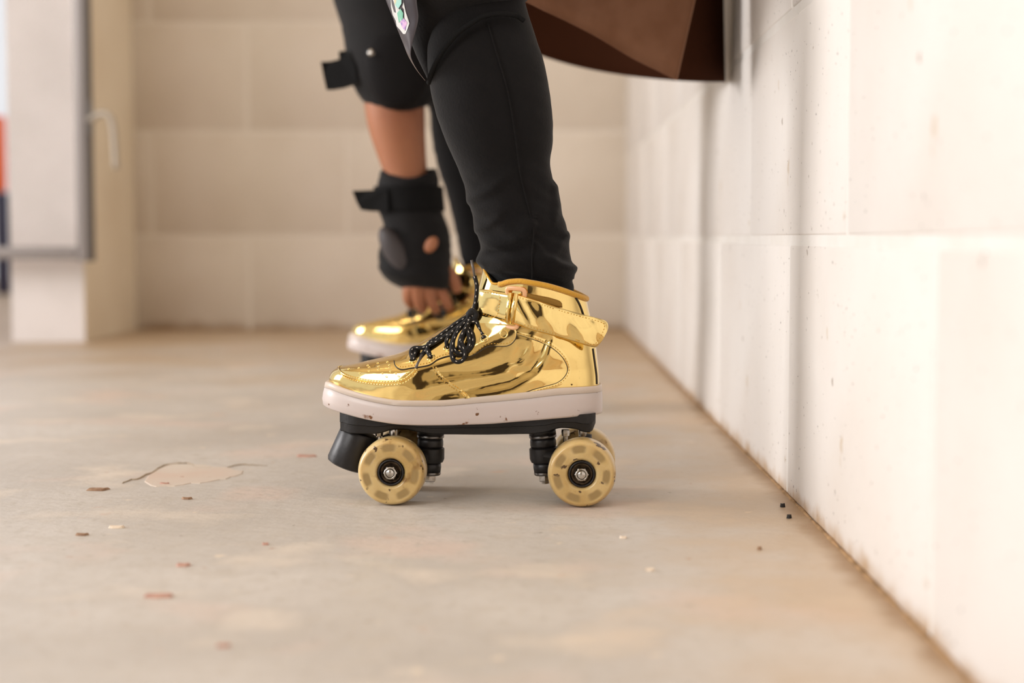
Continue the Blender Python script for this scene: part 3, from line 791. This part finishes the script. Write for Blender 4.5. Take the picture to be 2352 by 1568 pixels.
            for rr_, hh_ in prof:
                row = []
                for k_ in range(nseg):
                    t = 2*PI*k_/nseg; da = ((t-a0) % (2*PI/7))-PI/7
                    mk = 0
                    if .0140 < rr_ < .0252 and hh_ > 0:
                        u = abs(da)/.27; v_ = abs(rr_-.0208)/.0031; mk = max(0, min(1, (1.3-(u**4+v_**4)**.25)/.6)); mk = mk*mk*(3-2*mk)
                    row.append(wh.verts.new(F @ Vector((rr_*math.cos(t), rr_*math.sin(t), hh_-.0005*mk)))); msk.append(mk)
                rings_.append(row)
            for ra_, rb_ in zip(rings_, rings_[1:]):
                for k_ in range(nseg): wh.faces.new((ra_[k_], ra_[(k_+1) % nseg], rb_[(k_+1) % nseg], rb_[k_]))
            ob = auto_sharp(bobj('wheel', wh, pu, root), 50); lab(ob, 'translucent amber wheel with dirt specks')
            at_ = ob.data.attributes.new('core', 'FLOAT', 'POINT'); at_.data.foreach_set('value', msk)
            bm = bmesh.new(); add_lathe(bm, [(.0108, W2-.004), (.0110, W2-.0016), (.0100, W2-.0012), (.0094, W2-.003), (.0094, W2-.006), (.0108, W2-.006)], wc, ax_, 36); o2 = bobj('bearing_ring', bm, rub, ob)
            bm = bmesh.new(); add_lathe(bm, [(0, W2-.006), (.0095, W2-.006), (.0095, W2-.0042), (.0078, W2-.0038), (.0074, W2-.0048), (0, W2-.0048)], wc, ax_, 36); bobj('bearing', bm, bearing_m, ob)
            bm = bmesh.new(); add_lathe(bm, [(0, W2-.005), (.0066, W2-.005), (.0068, W2-.004), (.0066, W2-.0002), (.0058, W2+.0014), (.0050, W2+.0018), (.0042, W2+.0016), (.0040, W2), (0, W2)], wc, ax_, 6)
            auto_sharp(bobj('axle_nut', bm, chrome, ob), 25)
            bm = bmesh.new(); add_lathe(bm, [(.0041, W2-.001), (.0053, W2+.0012), (.0052, W2+.0026), (.0042, W2+.0030), (.0037, W2+.0022), (.0037, W2+.0012)], wc, ax_, 28); bobj('nut_collar', bm, chrome, ob)
            bm = bmesh.new(); add_lathe(bm, [(.0034, W2), (.0034, W2+.0030), (.0028, W2+.0036), (0, W2+.0037)], wc, ax_, 24); bobj('axle_tip', bm, chrome, ob)
    return root

def copy_tree(o, parent=None):
    c = o.copy(); C.objects.link(c); c.parent = parent
    for ch in list(o.children): copy_tree(ch, c)
    return c
skate = make_skate(); skate.matrix_world = SK
tag(skate, 'gold roller skate in sharp focus, nearer of the two, strap end sticking out', 'roller skate', 'pair of gold roller skates')
YF = FPX/1757
sk2 = copy_tree(skate)
toe_x = P(799, 790, YF).x - (SK @ Lp(742, 920)).x + OX
sk2.matrix_world = Matrix.Translation((toe_x, YF, 0)) @ Matrix.Rotation(math.radians(2), 4, 'Z')
tag(sk2, 'blurred gold roller skate behind, being laced by a gloved hand', 'roller skate', 'pair of gold roller skates')
SK2 = sk2.matrix_world.copy()

# ------------------------------------------------------------------ person
leg_m = M_('black_leggings', (9, 7, 7), .85, col2=(12, 9, 9), nscale=60, bump=.0003, bscale=500, sheen=.10, spec=.2)
skin_m = M_('skin', (160, 104, 72), .55, sss=.25, ssr=(1, .4, .2), col2=(148, 90, 62), nscale=14)
pad_m = M_('black_pad_fabric', (12, 10, 10), .8, col2=(17, 14, 14), nscale=50, bump=.0004, bscale=400, sheen=.05, spec=.3)
cap_m = M_('black_pad_cap', (15, 12, 12), .75, spec=.2, bump=.0001)
cap_g = M_('glossy_knee_cap', (60, 55, 60), .32, coat=.2)
strap_m = M_('black_webbing', (8, 7, 7), .85, spec=.25, bump=.0004, bscale=600)
skirt_m = M_('brown_skirt_cloth', (136, 98, 76), 1.0, col2=(128, 90, 68), nscale=30, bump=.0003, bscale=500, spec=.1)

def loft_rows(bm, rows, dr=.95, n=40, wr=0.0, seed=0, capb=True, capt=True, mi=0, wfun=None, sag=None, folds=None, sub=5):
    """rows: (y_px, left_px, right_px, Y) horizontal rings traced on the outline"""
    R = []
    # densify
    D = []
    for c in range(4): pass
    ctrl = [Vector((r[0], r[1], r[2])) for r in rows]; Ys = [Vector((r[3], 0, 0)) for r in rows]
    dn = catmull(ctrl, sub); yn = catmull(Ys, sub)
    for k, (v, yy) in enumerate(zip(dn, yn)):
        Y = yy.x; a, b = P(v.y, v.x, Y), P(v.z, v.x, Y); c = (a+b)/2; h = (b-a).length/2; ring = []
        for i in range(n):
            t = 2*PI*i/n; d = Vector((math.cos(t), dr*math.sin(t), 0)); p = c+d*h
            if wr:
                nn = noise.noise(Vector((p.x*22+seed, p.y*22, p.z*70)))*.6+noise.noise(Vector((p.x*40+seed+9, p.y*30, p.z*130+p.x*60)))*.4
                p += d*nn*wr*(wfun(v.x) if wfun else 1)
            if sag and math.sin(t) < 0: p.z -= interp(sag, v.x)*math.sin(t)**2
            if folds:
                px = (v.y+v.z)/2+(v.z-v.y)/2*math.cos(t); e = 0
                for pl, amp, wd in folds:
                    best = 1e9; sd = 0
                    for (x0, y0), (x1, y1) in zip(pl, pl[1:]):
                        dx, dy = x1-x0, y1-y0; kk = max(0, min(1, ((px-x0)*dx+(v.x-y0)*dy)/(dx*dx+dy*dy)))
                        qx, qy = px-x0-kk*dx, v.x-y0-kk*dy; dd = math.hypot(qx, qy)
                        if dd < best: best = dd; sd = 1 if (dx*qy-dy*qx) > 0 else -1
                    q = best/wd*(1.7 if sd > 0 else .75)
                    e += amp*(math.exp(-q*q))
                p += d*e*(1 if math.sin(t) < .2 else .4)
            ring.append(bm.verts.new(p))
        R.append(ring)
    for a, b in zip(R, R[1:]):
        for i in range(n): bm.faces.new((a[i], a[(i+1) % n], b[(i+1) % n], b[i])).material_index = mi
    if capt: bm.faces.new(R[0])
    if capb: bm.faces.new(R[-1][::-1])
    return R

person = empty('person', (0.05, 1.72, 0))
tag(person, 'seated person in black leggings and brown skirt lacing the far gold skate', 'person')
def attach(o): 
    o.parent = person; o.matrix_parent_inverse = Matrix.Translation(-person.location); return o
hipN = Vector((.095, 1.63, .60)); hipF = Vector((.095, 1.81, .60))
kneeN = P(1065, -75, Y0); kneeF = P(985, -20, YF-.05)
# leggings
bm = bmesh.new()
wf = lambda y: max(.25, min(1.6, (y-300)/200))
loft_rows(bm, [(-120, 985, 1150, Y0+.02), (-90, 965, 1185, Y0+.012), (-50, 958, 1200, Y0+.006), (0, 965, 1205, Y0), (60, 972, 1222, Y0), (150, 981, 1251, Y0), (240, 996, 1266, Y0), (320, 1022, 1270, Y0), (375, 1046, 1263, Y0), (430, 1067, 1275, Y0),
               (490, 1084, 1292, Y0), (515, 1087, 1300, Y0), (545, 1102, 1306, Y0), (572, 1112, 1309, Y0), (600, 1101, 1314, Y0), (615, 1108, 1320, Y0), (632, 1122, 1316, Y0), (655, 1140, 1317, Y0), (700, 1140, 1318, Y0)], dr=.80, wr=.0030, seed=3, wfun=wf, n=120, sub=12,
          folds=[([(1085, 604), (1105, 582), (1135, 567), (1180, 560), (1208, 545), (1222, 515)], .0042, 17), ([(1066, 468), (1100, 455), (1135, 438), (1165, 415)], .0024, 13),
                 ([(1085, 535), (1120, 522), (1150, 500)], .0018, 13), ([(1322, 616), (1280, 606), (1245, 585), (1228, 560)], .0032, 15), ([(1110, 628), (1160, 618), (1230, 628), (1310, 640)], .0026, 10),
                 ([(1272, 430), (1275, 470), (1270, 500)], .0026, 10), ([(1296, 540), (1280, 560), (1262, 590)], .0020, 9)])
# far shin
loft_rows(bm, [(-60, 925, 1075, YF-.03), (20, 930, 1085, YF-.03), (120, 945, 1105, YF-.03), (240, 983, 1140, YF-.02), (330, 994, 1150, YF), (395, 1009, 1158, YF), (450, 1028, 1165, YF), (530, 1046, 1170, YF), (590, 1058, 1178, YF), (640, 1075, 1185, YF)],
          dr=.85, wr=.002, seed=11, n=40)
def limb(bm, pts, rad, n=28):
    add_tube(bm, catmull(pts, 6), lambda t: interp(rad, t), n)
limb(bm, [kneeN+Vector((.0, .0, -.02)), kneeN+Vector((.0, .06, .03)), (kneeN+hipN)/2+Vector((0, 0, .06)), hipN, hipN+Vector((.02, .05, .02))], [(0, .040), (.15, .056), (.5, .075), (1, .085)])
limb(bm, [kneeF+Vector((.0, .0, -.02)), kneeF+Vector((.0, -.05, .03)), (kneeF+hipF)/2+Vector((0, 0, .06)), hipF, hipF+Vector((.02, -.05, .02))], [(0, .040), (.15, .056), (.5, .075), (1, .085)])
o = attach(bobj('leggings', bm, leg_m)); lab(o, 'black leggings wrinkled at the ankle')
# side seam on the near leg
bm = bmesh.new()
seam = [(1118, 45), (1140, 120), (1166, 210), (1183, 310), (1195, 400), (1212, 470), (1225, 530), (1222, 580), (1222, 640)]
def legy(px, py): 
    import math as _m
    c = interp([(0, 1085), (60, 1097), (150, 1116), (240, 1131), (320, 1146), (375, 1155), (430, 1171), (490, 1188), (545, 1204), (600, 1207), (700, 1228)], py)
    h = interp([(0, 120), (60, 125), (150, 135), (240, 135), (320, 124), (375, 108), (430, 104), (490, 104), (545, 102), (600, 106), (700, 88)], py)
    return Y0-.8*h/2624*_m.sqrt(max(0, 1-((px-c)/h)**2))-(.0012 if py < 500 else .0026)
add_tube(bm, catmull([P(x, y, legy(x, y)) for x, y in seam], 8), .0006, 6)
o = attach(bobj('leggings_seam', bm, leg_m))

# body: one skinned mesh (pelvis, torso, neck, head, both arms, hands)
def skin_mesh(name, verts, edges, m, root=0, sub=2):
    me = bpy.data.meshes.new(name); me.from_pydata([v[0] for v in verts], edges, [])
    me.materials.append(m)
    o = bpy.data.objects.new(name, me); C.objects.link(o)
    md = o.modifiers.new('skin', 'SKIN'); md.use_smooth_shade = True
    for i, v in enumerate(verts):
        sv = me.skin_vertices[0].data[i]; r = v[1]; sv.radius = (r, r) if not isinstance(r, tuple) else r
    me.skin_vertices[0].data[root].use_root = True
    sb = o.modifiers.new('sub', 'SUBSURF'); sb.levels = sub; sb.render_levels = sub
    return o
V = []; E = []
def v(p, r, par=None):
    V.append((Vector(p), r)); i = len(V)-1
    if par is not None: E.append((par, i))
    return i
YA = 1.97
pel = v((.095, 1.72, .62), .095)
sp1 = v((.04, 1.72, .70), .10, pel); sp2 = v((-.04, 1.73, .78), .11, sp1); sp3 = v((-.13, 1.74, .89), .085, sp2)
nk = v((-.20, 1.75, .96), .045, sp3); hdv = v((-.27, 1.75, 1.03), .075, nk); hd2 = v((-.30, 1.75, 1.10), .06, hdv)
# right arm to far skate
sh = v((-.11, 1.88, .86), .05, sp3); elb0 = v((-.14, 1.95, .66), .040, sh)
el = v(P(912, 40, YA), .036, elb0)
fa1 = v(P(905, 170, YA), .041, el); fa2 = v(P(905, 260, YA), .042, fa1); fa3 = v(P(920, 340, YA), .034, fa2); wr_ = v(P(938, 420, YA), .027, fa3)
wr2 = v(P(950, 480, YA), .024, wr_); pm = v(P(958, 560, YA), .025, wr2); pm2 = v(P(965, 620, YA+.005), .026, pm)
def finger(base_px, pts, r):
    p = pm2
    for k, (x, y, yy) in enumerate(pts): p = v(P(x, y, yy), r*(1-.13*k), p)
finger(None, [(938, 662, YA-.012), (936, 686, YA-.005), (948, 704, YA+.02)], .0088)
finger(None, [(960, 668, YA-.012), (962, 696, YA-.008), (975, 716, YA+.012)], .0090)
finger(None, [(985, 668, YA-.008), (992, 696, YA-.006), (1004, 716, YA+.012)], .0092)
finger(None, [(1010, 664, YA+.0), (1024, 690, YA+.0), (1032, 708, YA+.018)], .0088)
finger(None, [(1012, 600, YA-.004), (1042, 640, YA), (1052, 672, YA+.01)], .0095)
# left arm resting on near thigh, above the frame
shl = v((-.11, 1.58, .86), .05, sp3); ell = v((-.02, 1.44, .70), .04, shl); wl = v((-.08, 1.42, .58), .028, ell); hl = v((-.10, 1.41, .545), .026, wl)
for a_ in (-.02, -.007, .007, .02): f_ = v((-.125, 1.41+a_, .53), .009, hl); v((-.145, 1.41+a_*1.1, .50), .008, f_)
v((-.10, 1.45, .53), .010, hl)
body = attach(skin_mesh('body', V, E, skin_m, root=pel)); lab(body, 'bare forearm and fingers reaching to the laces')

# top (outside the frame above) and hair
top_m = M_('dark_shirt', (60, 52, 50), .85)
V2 = []; E2 = []
def v2(p, r, par=None):
    V2.append((Vector(p), r)); i = len(V2)-1
    if par is not None: E2.append((par, i))
    return i
a0 = v2((.095, 1.72, .64), .112); a1 = v2((.04, 1.72, .67), .115, a0); a2 = v2((-.04, 1.73, .78), .125, a1); a3 = v2((-.13, 1.74, .89), .10, a2)
v2((-.175, 1.745, .935), .055, a3)
b0 = v2((-.11, 1.88, .86), .062, a3); v2((-.125, 1.915, .76), .056, b0); b1 = v2((-.11, 1.58, .86), .062, a3); v2((-.065, 1.51, .78), .056, b1)
attach(skin_mesh('shirt', V2, E2, top_m))
bm = bmesh.new(); bmesh.ops.create_uvsphere(bm, u_segments=24, v_segments=16, radius=.098, matrix=Matrix.Translation((-.27, 1.75, 1.085)) @ Matrix.Diagonal((1, .85, 1, 1)))
attach(bobj('hair', bm, M_('dark_hair', (38, 28, 22), .6)))

# ---- elbow pad
YE = YA
def dome(bm, cx, cy, rx, ry, Y, dy, tilt=0, n=28, m=10, pw=.5, thick=.004):
    """shell bulging towards -Y, outline an ellipse in the picture plane"""
    rings = []
    for k in range(m+1):
        u = k/m; rr = []
        for i in range(n):
            t = 2*PI*i/n; x = rx*u*math.cos(t); y = ry*u*math.sin(t)
            xx = x*math.cos(tilt)-y*math.sin(tilt); yy = x*math.sin(tilt)+y*math.cos(tilt)
            rr.append(bm.verts.new(P(cx+xx, cy+yy, Y-dy*max(0, 1-u**2.6)**pw)))
        rings.append(rr)
    for a, b in zip(rings[1:], rings[2:]):
        for i in range(n): bm.faces.new((a[i], a[(i+1) % n], b[(i+1) % n], b[i]))
    bm.faces.new(rings[1]); bmesh.ops.delete(bm, geom=rings[0], context='VERTS')
    back = [bm.verts.new(v_.co+Vector((0, thick, 0))) for v_ in rings[-1]]
    for i in range(n): bm.faces.new((rings[-1][i], rings[-1][(i+1) % n], back[(i+1) % n], back[i]))
    bm.faces.new(back)
bm = bmesh.new()
loft_rows(bm, [(-170, 800, 1000, YE), (-80, 766, 1040, YE), (-10, 764, 1050, YE), (60, 784, 1045, YE), (130, 796, 1035, YE), (180, 806, 1020, YE), (205, 815, 1010, YE), (225, 828, 1004, YE), (236, 838, 998, YE), (241, 850, 990, YE)], dr=.88, wr=.0015, seed=5, n=48, sag=[(100, 0), (180, .004), (225, .0095), (241, .011)])
ep = attach(bobj('elbow_pad', bm, pad_m)); lab(ep, 'black padded elbow guard')
def sub(o, parent): 
    o.parent = parent; return o
bm = bmesh.new(); dome(bm, 912, 150, 80, 102, YE-.046, .018, tilt=-.12)
o = bobj('elbow_cap', bm, cap_m); sub(o, ep)
bm = bmesh.new(); add_lathe(bm, [(.0045, 0), (.0045, .002), (.003, .0032), (0, .0036)], P(853, 121, YE-.070), (-.2, -1, .2), 16)
o = bobj('rivet', bm, chrome); sub(o, ep)
def flap(name, pp, Y, th, m, parent):
    """flat webbing tab: outline in picture, real thickness"""
    bm = bmesh.new(); f = [bm.verts.new(P(x, y, yy)) for x, y, yy in pp]; b_ = [bm.verts.new(q.co+Vector((0, th, 0))) for q in f]; n = len(f)
    bm.faces.new(f); bm.faces.new(b_[::-1])
    for i in range(n): bm.faces.new((f[i], b_[i], b_[(i+1) % n], f[(i+1) % n]))
    o = bobj(name, bm, m, None, smooth=False); sub(o, parent); return o
flap('strap_end', [(737, 142, YE-.02), (758, 141, YE-.02), (779, 136, YE-.025), (778, 118, YE-.028), (795, 116, YE-.03), (815, 150, YE-.035), (820, 192, YE-.035), (790, 202, YE-.028), (765, 206, YE-.022), (750, 206, YE-.02), (743, 175, YE-.02)], 0, .004, strap_m, ep)
# ---- wrist guard
bm = bmesh.new()
loft_rows(bm, [(386, 884, 1000, YA), (396, 872, 1006, YA), (430, 867, 1010, YA), (480, 870, 1016, YA), (515, 880, 1028, YA), (550, 876, 1034, YA), (590, 869, 1037, YA), (620, 872, 1036, YA), (645, 892, 1034, YA), (660, 915, 1030, YA), (666, 935, 1024, YA)],
          dr=.85, wr=.004, seed=8, n=48, capt=False, sag=[(386, .013), (430, .004), (480, 0), (620, 0), (666, -.004)])
wg = attach(bobj('wrist_guard', bm, pad_m)); lab(wg, 'black wrist guard glove')
bm = bmesh.new()
loft_rows(bm, [(428, 862, 1016, YA), (431, 858, 1018, YA), (456, 862, 1020, YA), (482, 866, 1022, YA), (485, 870, 1018, YA)], dr=.88, n=48)
o = bobj('guard_strap', bm, strap_m); sub(o, wg)
flap('strap_end', [(809, 438, YA-.02), (840, 437, YA-.022), (890, 434, YA-.035), (892, 486, YA-.035), (850, 485, YA-.024), (829, 482, YA-.02), (820, 466, YA-.02)], 0, .004, strap_m, wg)
grey_m = M_('grey_splint_panel', (62, 56, 56), .55, bump=.0003, bscale=200)
bm = bmesh.new(); dome(bm, 905, 572, 26, 58, YA-.030, .012, tilt=-.5)
o = bobj('splint', bm, grey_m); sub(o, wg); lab(o, 'grey palm splint')
bm = bmesh.new(); dome(bm, 990, 562, 14, 21, YA-.036, .004, tilt=.6, n=16, m=4, thick=.001)
o = bobj('skin_gap', bm, skin_m); sub(o, wg); lab(o, 'opening showing skin')

# ---- knee pad (near leg)
bm = bmesh.new()
loft_rows(bm, [(-150, 900, 1120, Y0), (-90, 880, 1190, Y0), (-40, 888, 1210, Y0), (0, 905, 1212, Y0), (30, 918, 1150, Y0), (60, 928, 1090, Y0), (100, 945, 1040, Y0), (140, 962, 1015, Y0), (175, 978, 1000, Y0), (192, 986, 994, Y0)], dr=.9, n=56, wr=.001, seed=2)
# pull: replace the simple taper by a slanted cuff
kp = attach(bobj('knee_pad', bm, pad_m)); lab(kp, 'black padded knee guard with sticker')
bm = bmesh.new()
e_pts = [(985, 190), (992, 165), (1012, 125), (1045, 82), (1080, 55), (1110, 38), (1150, 32), (1185, 36), (1204, 48)]
add_tube(bm, catmull([P(x, y, (legy(min(x, 1195), max(y, 0))-.006)) for x, y in e_pts], 8), .0022, 8)
o = bobj('pad_binding', bm, strap_m); sub(o, kp)
# cap: glossy wedge on the front of the knee
bm = bmesh.new()
R = []
capl = [(-90, 868, 950), (-40, 874, 960), (0, 886, 957), (40, 902, 961), (70, 914, 955), (100, 926, 947), (130, 938, 944), (160, 956, 958), (185, 976, 977)]
dn = catmull([Vector(c) for c in capl], 5)
for q in dn:
    ring = []
    c = (q.y+q.z)/2; h = (q.z-q.y)/2
    for i in range(17):
        u = -1+2*i/16; yd = .052-.018*abs(u)**2-.03*(1 if q.x > 100 else 0)*0
        dpt = interp([(-90, .050), (60, .046), (130, .034), (185, .012)], q.x)
        ring.append(bm.verts.new(P(c+h*u, q.x, Y0-dpt*(1-.35*(1-(u+1)/2)**2)-.004)))
    for i in range(17):
        u = 1-2*i/16; dpt = interp([(-90, .05), (60, .046), (130, .034), (185, .012)], q.x)
        ring.append(bm.verts.new(P(c+h*u*.98, q.x, Y0-dpt*(1-.35*(1-(u+1)/2)**2)+.003)))
    R.append(ring)
for a, b in zip(R, R[1:]):
    for i in range(34): bm.faces.new((a[i], a[(i+1) % 34], b[(i+1) % 34], b[i]))
bm.faces.new(R[0]); bm.faces.new(R[-1][::-1])
o = bobj('knee_cap_shell', bm, cap_g); sub(o, kp); lab(o, 'glossy dark grey plastic knee cap')
kcap = o
def sticker(pp, off, m, name):
    bm = bmesh.new(); f = []
    for x, y in pp:
        q = interp([(c[0], (c[1]+c[2])/2) for c in capl], y); h = interp([(c[0], (c[2]-c[1])/2) for c in capl], y)
        u = (x-q)/h; dpt = interp([(-90, .050), (60, .046), (130, .034), (185, .012)], y)
        f.append(bm.verts.new(P(x, y, Y0-dpt*(1-.35*(1-(u+1)/2)**2)-.0042-off)))
    bm.faces.new(f); bmesh.ops.triangulate(bm, faces=bm.faces)
    g = bmesh.ops.extrude_face_region(bm, geom=list(bm.faces))
    bmesh.ops.translate(bm, verts=[e for e in g['geom'] if isinstance(e, bmesh.types.BMVert)], vec=(0, .0006, 0))
    o = bobj(name, bm, m, None, smooth=False); sub(o, kp); return o
sticker([(897, -20), (925, -22), (927, 5), (924, 16), (932, 28), (930, 40), (938, 46), (940, 54), (936, 66), (931, 78), (926, 78), (920, 70), (918, 63), (911, 60), (909, 48), (910, 40), (902, 34), (898, 16)], .0004, M_('white_sticker', (205, 205, 202), .4), 'sticker')
sticker([(905, -15), (922, -15), (922, 8), (915, 20), (906, 10)], .0008, M_('mint_print', (150, 200, 190), .4, col2=(206, 190, 150), nscale=150), 'sticker_print')
sticker([(912, 30), (920, 20), (926, 30), (925, 44), (916, 52)], .0008, M_('teal_print', (112, 178, 152), .4), 'sticker_print')
sticker([(919, 50), (927, 42), (935, 52), (930, 70), (924, 64)], .0008, M_('pink_print', (214, 168, 200), .4, col2=(120, 100, 170), nscale=200), 'sticker_print')

# ---- skirt: hem loop hanging behind the knee down to the wall
YC = FPX/((1668-1225)/XW)-.01
def sheet(bm, cols, th=.0022, kx=.88, cx=.02):
    """cols: hem points (px,py,Y); sheet rises from the hem to a line above the frame, drifting to the hips"""
    hem = catmull([P(*c) for c in cols], 8); n = len(hem); K = 8; g = []
    for i, p in enumerate(hem):
        col = []
        for k in range(K+1):
            t = k/K; tp = Vector((p.x*kx+cx, p.y*.8+.2*1.72, .56)); q = p.lerp(tp, t)
            col.append((bm.verts.new(q), bm.verts.new(q+Vector((0, th, 0)))))
        g.append(col)
    for i in range(n-1):
        for k in range(K):
            bm.faces.new((g[i][k][0], g[i+1][k][0], g[i+1][k+1][0], g[i][k+1][0])); bm.faces.new((g[i][k][1], g[i][k+1][1], g[i+1][k+1][1], g[i+1][k][1]))
        bm.faces.new((g[i][0][0], g[i][0][1], g[i+1][0][1], g[i+1][0][0]))
    for c in (g[0], g[-1]):
        for k in range(K): bm.faces.new((c[k][0], c[k+1][0], c[k+1][1], c[k][1]))
bm = bmesh.new()
sheet(bm, [(1140, -10, 1.48), (1200, 2, 1.50), (1250, 25, 1.53), (1300, 48, 1.55), (1370, 84, 1.57), (1450, 132, 1.59), (1510, 162, 1.61), (1553, 184, 1.63)], kx=1.27, cx=0)
o = attach(bobj('skirt', bm, skirt_m)); lab(o, 'brown flared skirt hem hanging towards the wall')
bm = bmesh.new(); pq = P(1553, 184, 1.63); tq = Vector((pq.x*1.27, pq.y*.8+.2*1.72, .56)); add_tube(bm, [pq.lerp(tq, k/8) for k in range(9)], .0013, 6)
attach(bobj('skirt_seam', bm, M_('light_seam', (148, 108, 84), .9)))
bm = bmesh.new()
sheet(bm, [(1540, 183, 1.70), (1590, 186, 1.72), (1630, 187, 1.75), (1666, 188, YC)])  # right panel and inner side, their shade painted as a darker brown
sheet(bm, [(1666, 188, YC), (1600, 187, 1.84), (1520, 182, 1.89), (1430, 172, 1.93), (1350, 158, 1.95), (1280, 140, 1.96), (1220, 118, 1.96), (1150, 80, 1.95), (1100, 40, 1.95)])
o = attach(bobj('skirt_shaded_side', bm, M_('shaded_skirt_cloth', (56, 30, 18), 1.0, spec=.05))); lab(o, 'inner and right side of the skirt, shade coloured in as dark reddish brown')
